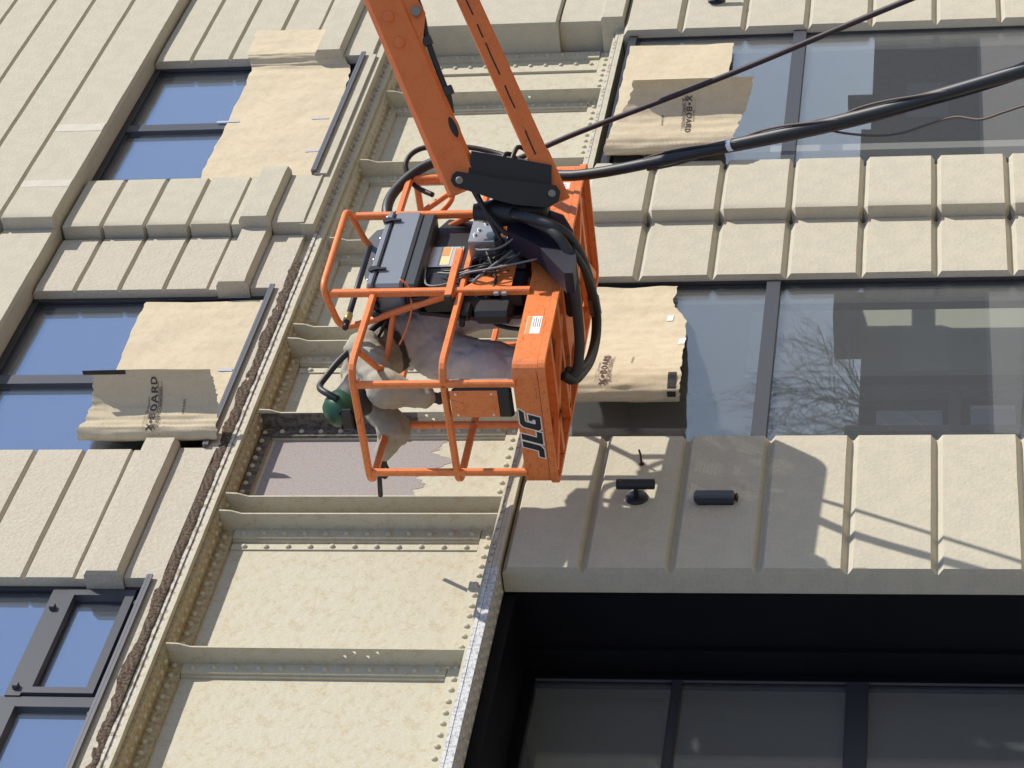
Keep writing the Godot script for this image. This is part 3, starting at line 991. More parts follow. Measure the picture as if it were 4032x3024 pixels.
func build_papers() -> void:
	# upper window, right bay: wraps round the reveal onto the pier
	var r := paper("tan kraft paper strip on upper window, wrapped round the pier edge behind the boom", [
		[21.92, 0.146, 7.46, 8.36], [21.65, 0.150, 7.42, 8.35], [21.42, 0.155, 7.38, 8.33], [21.345, 0.140, 7.36, 8.31], [21.30, 0.085, 7.33, 8.29], [21.22, 0.055, 7.28, 8.27],
		[20.9, 0.060, 7.24, 8.25], [20.4, 0.056, 7.22, 8.25], [19.9, 0.064, 7.21, 8.24], [19.4, 0.056, 7.20, 8.25], [18.98, 0.058, 7.19, 8.24]], 3.0, 0.012)
	tape(r[1], 60, 8.15, -0.02, 0.012, -0.02, 0.20, r[0], M.tape)
	tape(r[1], 60, 7.30, -0.02, 0.012, -0.03, 0.13, r[0], M.tape)
	tape(r[1], 70, 7.27, -0.02, 0.012, -0.04, 0.09, r[0], M.tape)
	# upper window above the lift: free end folded back over itself
	r = paper("tan kraft paper strip on upper window, its printed end rolled and folded back", [
		[17.12, -0.074, 7.19, 8.24], [16.7, -0.070, 7.19, 8.25], [16.2, -0.075, 7.19, 8.22], [15.7, -0.070, 7.18, 8.22], [15.25, -0.055, 7.16, 8.21], [15.02, -0.015, 7.10, 8.20],
		[14.935, 0.045, 7.07, 8.18], [14.97, 0.115, 7.07, 8.16], [15.07, 0.145, 7.08, 8.13], [15.17, 0.185, 7.09, 8.11], [15.24, 0.255, 7.11, 8.10], [15.28, 0.345, 7.13, 8.09], [15.295, 0.44, 7.14, 8.08]], 11.0, 0.012)
	logo(r[1], 72, 7.60, 1.0, false, -1.0, r[0], M.ink)
	letter("SPILL BLOCK", 0.022, r[1], 71, 7.36, false, -1.0, r[0], M.ink)
	tape(r[1], 95, 7.98, -0.03, 0.05, -0.16, 0.18, r[0], M.tape_black, -1.0)
	tape(r[1], 18, 7.30, -0.02, 0.015, -0.06, 0.06, r[0], M.tape)
	tape(r[1], 27, 7.26, -0.02, 0.015, -0.06, 0.05, r[0], M.tape)
	# lower window, right bay
	r = paper("tan kraft paper hung at the top of lower window behind the hoses, big loose flap", [
		[21.44, 0.075, 3.58, 4.56], [20.9, 0.078, 3.58, 4.57], [20.3, 0.080, 3.57, 4.57], [19.8, 0.080, 3.56, 4.57], [19.36, 0.100, 3.52, 4.56], [19.12, 0.150, 3.48, 4.55],
		[19.04, 0.235, 3.45, 4.54], [19.12, 0.305, 3.42, 4.52], [19.28, 0.335, 3.38, 4.48], [19.42, 0.375, 3.34, 4.43], [19.52, 0.450, 3.30, 4.37], [19.57, 0.545, 3.27, 4.33], [19.59, 0.64, 3.25, 4.31]], 23.0, 0.010)
	logo(r[1], 70, 3.82, 0.92, true, -1.0, r[0], M.ink)
	letter("SPILL BLOCK", 0.022, r[1], 68, 4.05, true, -1.0, r[0], M.ink)
	# lower window behind the basket: peeled and curling
	r = paper("tan kraft paper peeling off lower window beside the basket, printed side out", [
		[17.22, -0.055, 3.76, 4.55], [16.95, -0.052, 3.77, 4.55], [16.70, -0.040, 3.66, 4.55], [16.45, -0.010, 3.63, 4.54], [16.15, 0.07, 3.61, 4.52], [15.85, 0.155, 3.60, 4.50],
		[15.62, 0.190, 3.585, 4.47], [15.47, 0.165, 3.58, 4.45], [15.40, 0.095, 3.58, 4.43], [15.42, 0.02, 3.59, 4.42]], 37.0, 0.014)
	logo(r[1], 46, 4.17, 0.95, false, 1.0, r[0], M.ink_red)
	letter("SPILL BLOCK", 0.022, r[1], 42, 3.97, false, 1.0, r[0], M.ink_red)
	tape(r[1], 57, 3.64, -0.10, 0.12, -0.03, 0.035, r[0], M.tape_black)
	tape(r[1], 30, 3.64, -0.08, 0.08, -0.03, 0.02, r[0], M.tape_white)
	tape(r[1], 16, 3.78, -0.05, 0.05, -0.03, 0.02, r[0], M.tape_white)

# ---------------------------------------------------------------- wall fittings
func wall_lamp(at: Vector3, label: String) -> void:
	var o := thing("wall_lamp", label, "lamp", at, "black cylinder wall lamps")
	var st := mb()
	st.set_smooth_group(1)
	lathe(st, [Vector2(0.0, 0.0), Vector2(0.082, 0.0), Vector2(0.082, 0.012), Vector2(0.074, 0.020), Vector2(0.0, 0.022)], 28, Transform3D(Basis(Vector3.RIGHT, PI / 2), Vector3.ZERO))
	put("base", st, M.lamp_black, o)
	st = mb()
	cbox(st, Vector3(-0.016, -0.016, 0.02), Vector3(0.016, 0.016, 0.095), 0.004)
	put("stem", st, M.lamp_black, o)
	st = SurfaceTool.new()
	st.begin(Mesh.PRIMITIVE_TRIANGLES)
	st.set_smooth_group(-1)
	lathe(st, [Vector2(0.0, -0.115), Vector2(0.028, -0.115), Vector2(0.030, -0.135), Vector2(0.036, -0.136), Vector2(0.038, -0.13), Vector2(0.038, 0.13), Vector2(0.036, 0.136), Vector2(0.0, 0.136)], 28, Transform3D(Basis.IDENTITY, Vector3(0, 0, 0.125)))
	put("shade", st, M.lamp_black, o)

func build_fittings() -> void:
	wall_lamp(Vector3(14.22, 3.795, 0.0), "black cylinder wall lamp on a round base, in the basket's shadow")
	wall_lamp(Vector3(22.28, 3.80, 0.13), "black cylinder wall lamp on the pier right of the big windows")
	var o := thing("floodlight", "flat black floodlight box with chamfered lower end beside the cylinder lamp", "floodlight", Vector3(14.17, 3.235, 0.0))
	var st := mb()
	cbox(st, Vector3(-0.045, -0.145, 0.014), Vector3(0.045, 0.145, 0.085), 0.014)
	put("housing", st, M.flood_black, o)
	st = mb()
	cbox(st, Vector3(-0.035, -0.135, 0.0), Vector3(0.035, 0.12, 0.0138), 0.004)
	put("back_plate", st, M.lamp_black, o)
	st = mb()
	cbox(st, Vector3(-0.030, -0.168, 0.02), Vector3(0.030, -0.1455, 0.07), 0.009)
	put("lens_lip", st, M.lamp_black, o)
	o = thing("anchor_bolt", "thin rusty anchor bolt sticking out of the wall above the cylinder lamp", "bolt", Vector3(14.64, 3.80, 0.0))
	st = mb()
	tube(st, [Vector3(0, 0, -0.01), Vector3(0.0, 0.004, 0.09), Vector3(0.005, 0.012, 0.125)], 0.008, 7)
	put("shank", st, M.seam, o)
	st = mb()
	lathe(st, [Vector2(0.0, 0.0), Vector2(0.020, 0.0), Vector2(0.018, 0.008), Vector2(0.0, 0.009)], 10, Transform3D(Basis(Vector3.RIGHT, PI / 2), Vector3.ZERO))
	put("washer", st, M.seam, o)

# ---------------------------------------------------------------- the boom lift
const PO := Vector3(14.64, 4.2, 1.27)
var lift: Node3D

func L(w: Vector3) -> Vector3:
	return lift.transform.affine_inverse() * w

func build_lift() -> void:
	lift = thing("boom_lift", "orange boom lift with a railed work platform raised beside the girder", "boom lift", PO)
	lift.rotation.y = -deg_to_rad(3.0)
	var hx := 1.27
	var hz := 0.49
	var st := mb()
	var loop := fillet([Vector3(-hx, 0, hz), Vector3(hx, 0, hz), Vector3(hx, 0, -hz), Vector3(-hx, 0, -hz)], 0.10, 6, true)
	# toe board: plate all round
	var strip := func(y0: float, y1: float, off: float, th: float) -> SurfaceTool:
		var s := SurfaceTool.new()
		s.begin(Mesh.PRIMITIVE_TRIANGLES)
		s.set_smooth_group(-1)
		sweep(s, loop.map(func(p: Vector3) -> Vector3: return Vector3(p.x * (1 + off / hx), (y0 + y1) / 2, p.z * (1 + off / hz))), sq(th, y1 - y0, 0.002), Vector3.UP, true)
		return s
	put("toe_board", strip.call(0.035, 0.205, 0.0, 0.012), M.orange, lift)
	put("bottom_lip", strip.call(-0.015, 0.033, 0.004, 0.03), M.orange, lift)
	put("paint_crack", strip.call(0.0335, 0.0385, 0.0045, 0.006), M.seam, lift)
	# floor: frame members and expanded metal
	var fr := part("floor", lift)
	st = mb()
	for q in [-0.95, -0.55, -0.1, 0.35, 0.8]:
		box(st, Vector3(q, -0.01, -hz + 0.02), Vector3(q + 0.07, 0.045, hz - 0.02))
	put("cross_member", st, M.orange, fr)
	st = mb()
	for q in [[Vector3(-1.2, 0.01, -0.42), Vector3(-0.4, 0.01, 0.3)], [Vector3(-0.5, 0.01, -0.42), Vector3(0.2, 0.01, 0.40)], [Vector3(1.15, 0.01, -0.42), Vector3(0.4, 0.01, 0.3)], [Vector3(0.0, 0.01, -0.3), Vector3(0.9, 0.01, 0.42)]]:
		sweep(st, [q[0], q[1]], sq(0.06, 0.04, 0.004))
	put("brace", st, M.orange, fr)
	st = mb()
	box(st, Vector3(-0.35, -0.02, -0.1), Vector3(0.3, 0.04, hz))
	put("mount_plate", st, M.orange, fr)
	st = mb()
	var k := -hx - hz
	while k < hx + hz:
		for sgn in [-1.0, 1.0]:
			# one strand of the diamonds, clipped to the floor
			var a := Vector2(k, -0.47)
			var b := Vector2(k + 0.42 * sgn, 0.47)
			var xa := clampf(a.x, -hx + 0.02, hx - 0.02)
			var xb := clampf(b.x, -hx + 0.02, hx - 0.02)
			if absf(b.x - a.x) > 1e-4 and absf(xb - xa) > 0.03:
				var za := lerpf(a.y, b.y, (xa - a.x) / (b.x - a.x))
				var zb := lerpf(a.y, b.y, (xb - a.x) / (b.x - a.x))
				sweep(st, [Vector3(xa, 0.062, za), Vector3(xb, 0.062, zb)], [Vector2(0.0068, -0.003), Vector2(0.0068, 0.003), Vector2(-0.0068, 0.003), Vector2(-0.0068, -0.003)])
		k += 0.026
	var gr := put("grating", st, M.orange, fr)
	gr.set_meta("kind", "stuff")
	# rails
	var rail := sq(0.046, 0.046, 0.009)
	for y in [1.28, 0.67]:
		st = mb()
		sweep(st, fillet([Vector3(-hx, y, hz), Vector3(hx, y, hz), Vector3(hx, y, -hz), Vector3(-hx, y, -hz)], 0.13, 6, true), rail, Vector3.UP, true)
		put("top_rail" if y > 1.0 else "mid_rail", st, M.orange, lift)
	for q in [[-hx, 0.36], [-hx, -0.38], [-0.6, -hz], [0.35, -hz], [1.10, -hz], [hx, -0.36], [hx, 0.36], [1.1, hz]]:
		st = mb()
		sweep(st, [Vector3(q[0], 0.19, q[1]), Vector3(q[0], 1.26, q[1])], rail, Vector3(0, 0, 1))
		put("post", st, M.orange, lift)
	for q in [[-0.40, hz], [0.58, hz]]:
		st = mb()
		sweep(st, [Vector3(q[0], 0.19, q[1] + 0.012), Vector3(q[0], 1.585, q[1] + 0.012)], sq(0.05, 0.05, 0.008), Vector3(0, 0, 1))
		put("console_post", st, M.orange, lift)
	# raised guard over the controls
	st = mb()
	tube(st, fillet([Vector3(-0.42, 0.70, 0.50), Vector3(-0.42, 1.09, 0.375), Vector3(-0.42, 1.36, 0.27), Vector3(-0.42, 1.55, 0.22), Vector3(-0.42, 1.63, 0.56), Vector3(0.60, 1.65, 0.56), Vector3(0.60, 1.54, 0.22), Vector3(0.60, 1.36, 0.16), Vector3(0.60, 0.70, 0.50)], 0.10, 6), 0.024, 12)
	put("console_guard", st, M.orange, lift)
	st = mb()
	tube(st, fillet([Vector3(-0.42, 1.16, 0.34), Vector3(-0.50, 1.22, 0.08), Vector3(-0.76, 1.22, 0.10), Vector3(-1.06, 1.26, 0.47)], 0.09, 6), 0.021, 10)
	put("hook_loop", st, M.orange, lift)
	st = mb()
	tube(st, fillet([Vector3(0.60, 1.30, 0.22), Vector3(0.78, 1.32, 0.24), Vector3(0.92, 1.20, 0.30), Vector3(0.98, 0.95, 0.45), Vector3(0.80, 0.93, 0.47), Vector3(0.66, 1.16, 0.30)], 0.08, 6), 0.024, 10)
	put("hook_loop", st, M.orange, lift)
	# manual box on the left end, mid rail
	st = mb()
	cbox(st, Vector3(-1.31, 0.22, 0.10), Vector3(-1.255, 0.62, 0.34), 0.02)
	put("manual_case", st, M.lift_black, lift)
	st = mb()
	cbox(st, Vector3(-1.316, 0.31, 0.118), Vector3(-1.3105, 0.63, 0.335), 0.002)
	put("case_plate", st, M.orange, lift)
	for q in [[0.35, 0.14], [0.35, 0.31], [0.59, 0.14], [0.59, 0.31]]:
		st = mb()
		lathe(st, [Vector2(0.0, 0.005), Vector2(0.009, 0.004), Vector2(0.010, 0.0)], 8, Transform3D(Basis(Vector3.BACK, PI / 2), Vector3(-1.316, q[0], q[1])))
		put("screw", st, M.bright, lift)
	st = mb()
	cbox(st, Vector3(-1.24, 0.24, 0.33), Vector3(-1.20, 0.64, 0.355), 0.006)
	put("tray_edge", st, M.console, lift)
	build_console()
	build_boom()
	build_decals()

func build_console() -> void:
	var c := part("control_console", lift)
	var st := mb()
	cbox(st, Vector3(-0.37, 1.085, 0.27), Vector3(0.57, 1.285, 0.545), 0.02)
	put("body", st, M.console, c)
	st = mb()
	cbox(st, Vector3(-0.372, 1.288, 0.265), Vector3(0.572, 1.335, 0.552), 0.012)
	put("cover", st, M.console, c)
	st = mb()
	cbox(st, Vector3(-0.366, 1.283, 0.5455), Vector3(0.566, 1.292, 0.5535), 0.002)
	put("gasket", st, M.lift_black, c)
	st = mb()
	cbox(st, Vector3(-0.36, 0.985, 0.285), Vector3(0.56, 1.083, 0.53), 0.02)
	put("base_pan", st, M.console_dark, c)
	# shade plate standing over the panel
	st = mb()
	slab(st, [Vector2(0.12, 1.30), Vector2(0.16, 1.47), Vector2(0.40, 1.53), Vector2(0.70, 1.545), Vector2(0.80, 1.50), Vector2(0.82, 1.34), Vector2(0.6, 1.30)], Vector3(-0.02, 0.03, 0.50), Vector3.RIGHT, Vector3(0, 0.985, -0.17), 0.006)
	put("shade_plate", st, M.console_dark, c)
	# rubber latches
	for x in [-0.19, 0.43]:
		st = mb()
		slab(st, [Vector2(-0.035, 1.33), Vector2(-0.02, 1.345), Vector2(0.02, 1.34), Vector2(0.03, 1.30), Vector2(0.012, 1.28), Vector2(0.010, 1.22), Vector2(-0.010, 1.22), Vector2(-0.012, 1.29)], Vector3(x, 0, 0.553), Vector3.RIGHT, Vector3.UP, 0.014)
		put("latch", st, M.lift_black, c)
	for x in [-0.30, -0.05, 0.22, 0.50]:
		st = mb()
		lathe(st, [Vector2(0.0, 0.010), Vector2(0.010, 0.007), Vector2(0.012, 0.0)], 8, Transform3D(Basis.IDENTITY, Vector3(x, 1.335, 0.54)))
		put("screw", st, M.bright, c)
	# joystick guards at the near end
	for z in [0.30, 0.37, 0.44]:
		st = mb()
		cbox(st, Vector3(-0.43, 1.25, z), Vector3(-0.373, 1.32, z + 0.05), 0.015)
		put("knob", st, M.lift_black, c)
	# orange wire loop hanging in front
	st = mb()
	tube(st, smooth([Vector3(-0.33, 1.10, 0.56), Vector3(-0.36, 1.04, 0.52), Vector3(-0.44, 1.02, 0.40), Vector3(-0.56, 1.05, 0.30), Vector3(-0.62, 1.10, 0.22)]), 0.007, 7)
	put("wire_loop", st, M.orange, c)
	# black bracket, plates and boxes below the console
	var k := part("control_bracket", lift)
	st = mb()
	slab(st, [Vector2(-0.30, 0.70), Vector2(0.50, 0.62), Vector2(0.62, 0.70), Vector2(0.66, 0.93), Vector2(0.52, 1.0), Vector2(0.50, 1.08), Vector2(-0.34, 1.05)], Vector3(0, 0, 0.36), Vector3.RIGHT, Vector3.UP, 0.05)
	put("plate", st, M.lift_black, k)
	st = mb()
	slab(st, [Vector2(0.52, 0.66), Vector2(0.72, 0.64), Vector2(0.74, 0.86), Vector2(0.62, 0.98), Vector2(0.62, 1.06), Vector2(0.54, 1.06)], Vector3(0, 0, 0.33), Vector3.RIGHT, Vector3.UP, 0.012)
	put("wing_plate", st, M.lift_navy, k)
	st = mb()
	slab(st, [Vector2(-0.40, 0.24), Vector2(0.36, 0.22), Vector2(0.46, 0.40), Vector2(0.50, 0.66), Vector2(0.48, 1.0), Vector2(-0.34, 1.0), Vector2(-0.42, 0.60)], Vector3(0, 0, 0.27), Vector3.RIGHT, Vector3.UP, 0.03)
	put("back_plate", st, M.lift_black, k)
	st = mb()
	cbox(st, Vector3(-0.05, 0.24, 0.30), Vector3(0.34, 0.56, 0.48), 0.03)
	put("pump_box", st, M.lift_black, k)
	st = mb()
	cbox(st, Vector3(-0.34, 0.24, 0.305), Vector3(-0.07, 0.44, 0.46), 0.03)
	put("pump_box", st, M.lift_navy, k)
	st = mb()
	cbox(st, Vector3(-0.40, 0.45, 0.32), Vector3(-0.05, 0.95, 0.44), 0.02)
	put("junction_box", st, M.lift_black, k)
	st = mb()
	cbox(st, Vector3(0.035, 0.755, 0.412), Vector3(0.285, 1.005, 0.422), 0.004)
	put("label_plate", st, M.bright, k)
	st = mb()
	cbox(st, Vector3(0.048, 0.835, 0.423), Vector3(0.272, 0.915, 0.425), 0.0008)
	put("warning_label", st, M.yellow, k)
	st = mb()
	cbox(st, Vector3(0.16, 0.85, 0.4253), Vector3(0.268, 0.90, 0.4265), 0.0005)
	put("warning_print", st, M.decal_orange, k)
	for q in [[0.05, 0.775], [0.27, 0.775], [0.05, 0.985], [0.27, 0.985]]:
		st = mb()
		lathe(st, [Vector2(0.0, 0.004), Vector2(0.005, 0.003), Vector2(0.006, 0.0)], 7, Transform3D(Basis(Vector3.RIGHT, PI / 2), Vector3(q[0], q[1], 0.422)))
		put("screw", st, M.lift_black, k)
	# bright valve block with levers
	var vb := part("valve_block", lift)
	st = mb()
	cbox(st, Vector3(-0.02, 0.47, 0.50), Vector3(0.30, 0.66, 0.66), 0.006)
	put("body", st, M.steel, vb)
	st = mb()
	cbox(st, Vector3(0.302, 0.465, 0.495), Vector3(0.31, 0.665, 0.665), 0.002)
	put("end_plate", st, M.bright, vb)
	for q in [[0.52, 0.60], [0.57, 0.61], [0.625, 0.60]]:
		st = mb()
		tube(st, [Vector3(0.31, q[0], q[1]), Vector3(0.37, q[0] + 0.01, q[1] + 0.01)], 0.012, 8)
		tube(st, [Vector3(0.37, q[0] + 0.01, q[1] + 0.01), Vector3(0.385, q[0] + 0.05, q[1] + 0.02)], 0.009, 8)
		put("lever", st, M.lift_black, vb)
	for q in [[0.06, 0.62], [0.12, 0.60], [0.20, 0.56], [0.25, 0.62]]:
		st = mb()
		lathe(st, [Vector2(0.013, 0.0), Vector2(0.013, 0.014), Vector2(0.0, 0.016)], 7, Transform3D(Basis(Vector3.RIGHT, PI / 2), Vector3(q[0], q[1], 0.66)))
		put("plug", st, M.bright, vb)
	# rail bar with square end that crosses in front
	st = mb()
	sweep(st, [Vector3(-0.52, 0.735, 0.535), Vector3(0.10, 0.755, 0.50)], sq(0.05, 0.05, 0.004))
	put("cross_bar", st, M.orange, lift)
	st = mb()
	cbox(st, Vector3(-0.545, 0.71, 0.510), Vector3(-0.521, 0.76, 0.560), 0.004)
	put("bar_plug", st, M.lift_black, lift)
	st = mb()
	slab(st, [Vector2(-0.395, 0.235), Vector2(-0.395, 0.60), Vector2(-0.10, 0.33), Vector2(-0.09, 0.235)], Vector3(0.0, 0.09, 0.50), Vector3.RIGHT, Vector3.UP, 0.008)
	put("gusset", st, M.orange, lift)
	st = mb()
	cbox(st, Vector3(-0.62, 0.30, 0.36), Vector3(-0.42, 0.56, 0.47), 0.03)
	put("foot_switch", st, M.lift_black, lift)
	st = mb()
	cbox(st, Vector3(-0.60, 0.58, 0.38), Vector3(-0.45, 0.70, 0.46), 0.02)
	tube(st, [Vector3(-0.60, 0.64, 0.42), Vector3(-0.68, 0.63, 0.42)], 0.022, 10)
	put("horn", st, M.lift_black, lift)
	st = mb()
	for z in [0.0, 0.055]:
		cbox(st, Vector3(-0.44, 0.40 - z, 0.485), Vector3(-0.415, 0.44 - z, 0.515), 0.006)
	put("switch_pad", st, M.bright, lift)
	# many small cables
	var rng := RandomNumberGenerator.new()
	rng.seed = 31
	var cab := part("cable_loom", lift)
	var a0 := [[Vector3(-0.12, 0.88, 0.47), Vector3(-0.20, 0.70, 0.52), Vector3(-0.16, 0.50, 0.56), Vector3(-0.10, 0.30, 0.60)], [Vector3(-0.10, 0.84, 0.47), Vector3(-0.15, 0.68, 0.50), Vector3(-0.22, 0.45, 0.56), Vector3(-0.16, 0.26, 0.66)],
		[Vector3(-0.05, 0.98, 0.46), Vector3(-0.28, 0.93, 0.48), Vector3(-0.30, 0.78, 0.50), Vector3(-0.20, 0.62, 0.53)], [Vector3(0.0, 0.55, 0.58), Vector3(-0.14, 0.50, 0.60), Vector3(-0.30, 0.44, 0.52), Vector3(-0.44, 0.50, 0.47)],
		[Vector3(-0.02, 0.62, 0.6), Vector3(-0.10, 0.55, 0.64), Vector3(-0.12, 0.40, 0.68), Vector3(0.0, 0.25, 0.75)], [Vector3(-0.30, 1.06, 0.44), Vector3(-0.42, 1.0, 0.46), Vector3(-0.40, 0.90, 0.47), Vector3(-0.28, 0.86, 0.46)]]
	for i in a0.size():
		st = mb()
		tube(st, smooth(a0[i]), 0.011 if i % 2 else 0.008, 7)
		put("cable", st, M.cable_grey if i % 2 == 0 else M.rubber, cab)
	for i in 9:
		st = mb()
		var p := Vector3(rng.randf_range(-0.3, 0.05), rng.randf_range(0.45, 0.72), 0.46)
		var q := Vector3(rng.randf_range(-0.3, 0.3), rng.randf_range(0.12, 0.40), rng.randf_range(0.5, 0.7))
		tube(st, smooth([p, p + Vector3(-0.03, -0.03, 0.08), (p + q) / 2 + Vector3(-0.05, -0.02, 0.06), q]), rng.randf_range(0.006, 0.011), 6)
		put("cable", st, M.rubber if i % 3 else M.cable_grey, cab)
	for i in 6:
		st = mb()
		var p := Vector3(rng.randf_range(-0.32, -0.02), rng.randf_range(0.42, 0.72), 0.452)
		cbox(st, p, p + Vector3(rng.randf_range(0.02, 0.06), rng.randf_range(0.02, 0.05), 0.02), 0.005)
		put("connector", st, M.bright, cab)

func build_boom() -> void:
	# jib: two orange arms from the black link up and out over the street
	var d := Vector3(0.40, 0.372, 0.755).normalized() * 1.0
	d = (Vector3(15.37, 5.395, 3.385) - Vector3(14.80, 4.925, 2.38)).normalized()
	var e := (Vector3(15.43, 4.79, 3.30) - Vector3(14.86, 4.285, 2.28)).normalized()
	var jib := part("jib", lift)
	var far := 3.2
	var p0 := Vector3(14.78, 4.91, 2.35)
	var p1 := Vector3(14.835, 4.29, 2.25)
	var st := mb()
	var up := Vector3(-0.14, 0.985, 0.10)
	sweep(st, [L(p0 - d * 0.02), L(p0 + d * far)], sq(0.20, 0.265, 0.03), up)
	put("upper_arm", st, M.orange_boom, jib)
	st = mb()
	sweep(st, [L(p1 - e * 0.02), L(p1 + e * far)], sq(0.12, 0.145, 0.012), up)
	put("lower_arm", st, M.orange_boom, jib)
	# boxes where the arms end, thicker walls
	st = mb()
	sweep(st, [L(p0 - d * 0.12), L(p0 + d * 0.16)], sq(0.212, 0.24, 0.02), up)
	put("arm_end", st, M.orange_boom, jib)
	st = mb()
	sweep(st, [L(p1 - e * 0.16), L(p1 + e * 0.20)], sq(0.135, 0.16, 0.012), up)
	put("arm_end", st, M.orange_boom, jib)
	# seam along the lower arm: weld lip standing proud in short runs
	var fwd := Vector3(0.822, 0.173, -0.542)
	var face := d.cross(up).normalized()
	if face.dot(fwd) > 0:
		face = -face
	var face2 := e.cross(up).normalized()
	if face2.dot(fwd) > 0:
		face2 = -face2
	var in_arm := face2.cross(e).normalized()
	for q in [[0.12, 0.38], [0.55, 0.72], [0.80, 1.04], [1.08, 1.18], [1.25, 1.6]]:
		st = mb()
		var a: Vector3 = p1 + e * q[0] + face2 * 0.0602 + in_arm * 0.012
		var b: Vector3 = p1 + e * q[1] + face2 * 0.0602 + in_arm * 0.012
		sweep(st, [L(a), L((a + b) / 2 + in_arm * 0.002), L(b)], [Vector2(0.003, -0.005), Vector2(0.003, 0.005), Vector2(-0.003, 0.005), Vector2(-0.003, -0.005)])
		put("weld_gap", st, M.seam, jib)
	# oval hand hole: dark slot with a rim
	var across := face.cross(d).normalized()
	if across.y > 0:
		across = -across
	var hc := p0 + d * 0.30 + face * 0.096 + across * 0.095
	st = mb()
	var oval := []
	for i in 20:
		var a := TAU * i / 20.0
		oval.append(L(hc + d * cos(a) * 0.085 + across * sin(a) * 0.032))
	tube(st, oval, 0.010, 7, true)
	put("slot_rim", st, M.orange_boom, jib)
	st = mb()
	for i in 20:
		tri(st, L(hc + face * 0.006), oval[i] + (L(face * 0.004) - L(Vector3.ZERO)), oval[(i + 1) % 20] + (L(face * 0.004) - L(Vector3.ZERO)))
	put("slot", st, M.lift_black, jib)
	# bolt bosses and a lug with a pin hole
	for q in [0.98, 1.17]:
		st = mb()
		var z := face
		var bs := Basis(d, z, d.cross(z)).orthonormalized()
		lathe(st, [Vector2(0.042, 0.0), Vector2(0.038, 0.012), Vector2(0.0, 0.016)], 16, Transform3D(bs, p0 + d * q + face * 0.10 - across * 0.02))
		var o := put("boss", st, M.orange_boom, jib)
		o.transform = lift.transform.affine_inverse()
	var lug := p0 + d * 1.16 + across * 0.125 + face * 0.085
	st = mb()
	slab(st, [Vector2(-0.30, -0.03), Vector2(-0.11, 0.075), Vector2(-0.06, 0.10), Vector2(0.02, 0.09), Vector2(0.5, -0.0), Vector2(0.5, -0.06), Vector2(-0.30, -0.06)], lug, d, across, 0.03)
	var o2 := put("lug", st, M.orange_boom, jib)
	o2.transform = lift.transform.affine_inverse()
	st = mb()
	lathe(st, [Vector2(0.036, 0.0), Vector2(0.036, 0.03), Vector2(0.030, 0.036), Vector2(0.0, 0.036)], 18, Transform3D(Basis(d, face, d.cross(face)).orthonormalized(), lug + d * -0.03 + across * 0.045 + face * 0.006))
	o2 = put("pin", st, M.pin, jib)
	o2.transform = lift.transform.affine_inverse()
	# hydraulic line clipped along the inner edge of the upper arm
	st = mb()
	var hp := []
	for q in [[2.6, 0.19], [1.5, 0.20], [1.15, 0.205], [0.95, 0.17], [0.75, 0.155], [0.60, 0.15], [0.52, 0.15], [0.45, 0.135], [0.40, 0.12]]:
		hp.append(L(p0 + d * q[0] + across * q[1] + face * 0.05))
	tube(st, smooth(hp), 0.021, 9)
	put("hydraulic_line", st, M.rubber, jib)
	for q in [0.92, 0.55]:
		st = mb()
		sweep(st, [L(p0 + d * (q - 0.03) + across * 0.16 + face * 0.05), L(p0 + d * (q + 0.03) + across * 0.16 + face * 0.05)], sq(0.06, 0.07, 0.01))
		put("clamp", st, M.rubber_worn, jib)
	st = mb()
	sweep(st, [L(p0 + d * 1.28 + across * 0.18), L(p0 + d * 1.7 + across * 0.19)], sq(0.10, 0.10, 0.02))
	put("cylinder_head", st, M.lift_black, jib)
	# black link that joins the arm ends, and the box behind it
	var u := Vector3(14.74, 4.885, 2.30)
	var w := Vector3(14.78, 4.265, 2.16)
	var ax := (w - u).normalized()
	var nn := -Vector3(0.80, 0.10, -0.59).normalized()
	var ay := nn.cross(ax).normalized()
	if ay.dot(Vector3(0.55, 0, 0.83)) < 0:
		ay = -ay
	var link := part("link", lift)
	st = mb()
	var ln := u.distance_to(w)
	slab(st, [Vector2(-0.055, 0.03), Vector2(-0.03, 0.06), Vector2(ln * 0.5, 0.05), Vector2(ln + 0.02, 0.06), Vector2(ln + 0.055, 0.02), Vector2(ln + 0.05, -0.05), Vector2(ln - 0.02, -0.10), Vector2(ln * 0.62, -0.11), Vector2(ln * 0.45, -0.10), Vector2(ln * 0.2, -0.07), Vector2(-0.03, -0.045), Vector2(-0.06, -0.01)], u + nn * 0.14, ax, ay, 0.02)
	o2 = put("side_plate", st, M.lift_black, link)
	o2.transform = lift.transform.affine_inverse()
	st = mb()
	slab(st, [Vector2(0.03, -0.02), Vector2(0.03, 0.22), Vector2(ln - 0.05, 0.20), Vector2(ln - 0.02, -0.02)], u - nn * 0.10, ax, ay, 0.20)
	o2 = put("inner_box", st, M.lift_black, link)
	o2.transform = lift.transform.affine_inverse()
	for q in [u, w]:
		st = mb()
		lathe(st, [Vector2(0.026, 0.0), Vector2(0.026, 0.010), Vector2(0.020, 0.014), Vector2(0.0, 0.014)], 14, Transform3D(Basis(ax, nn * (1.0 if ax.cross(nn).dot(ay) != 0 else 1.0), ax.cross(nn)).orthonormalized(), q + nn * 0.158))
		o2 = put("pin", st, M.pin, link)
		o2.transform = lift.transform.affine_inverse()
	# rotator and support arm under the platform
	var sup := part("support", lift)
	st = mb()
	st.set_smooth_group(1)
	lathe(st, [Vector2(0.0, 0.10), Vector2(0.085, 0.10), Vector2(0.10, 0.13), Vector2(0.10, 0.46), Vector2(0.085, 0.50), Vector2(0.06, 0.62), Vector2(0.0, 0.62)], 20, Transform3D(Basis.IDENTITY, Vector3(0.13, 0, 0.80)))
	put("rotator", st, M.lift_black, sup)
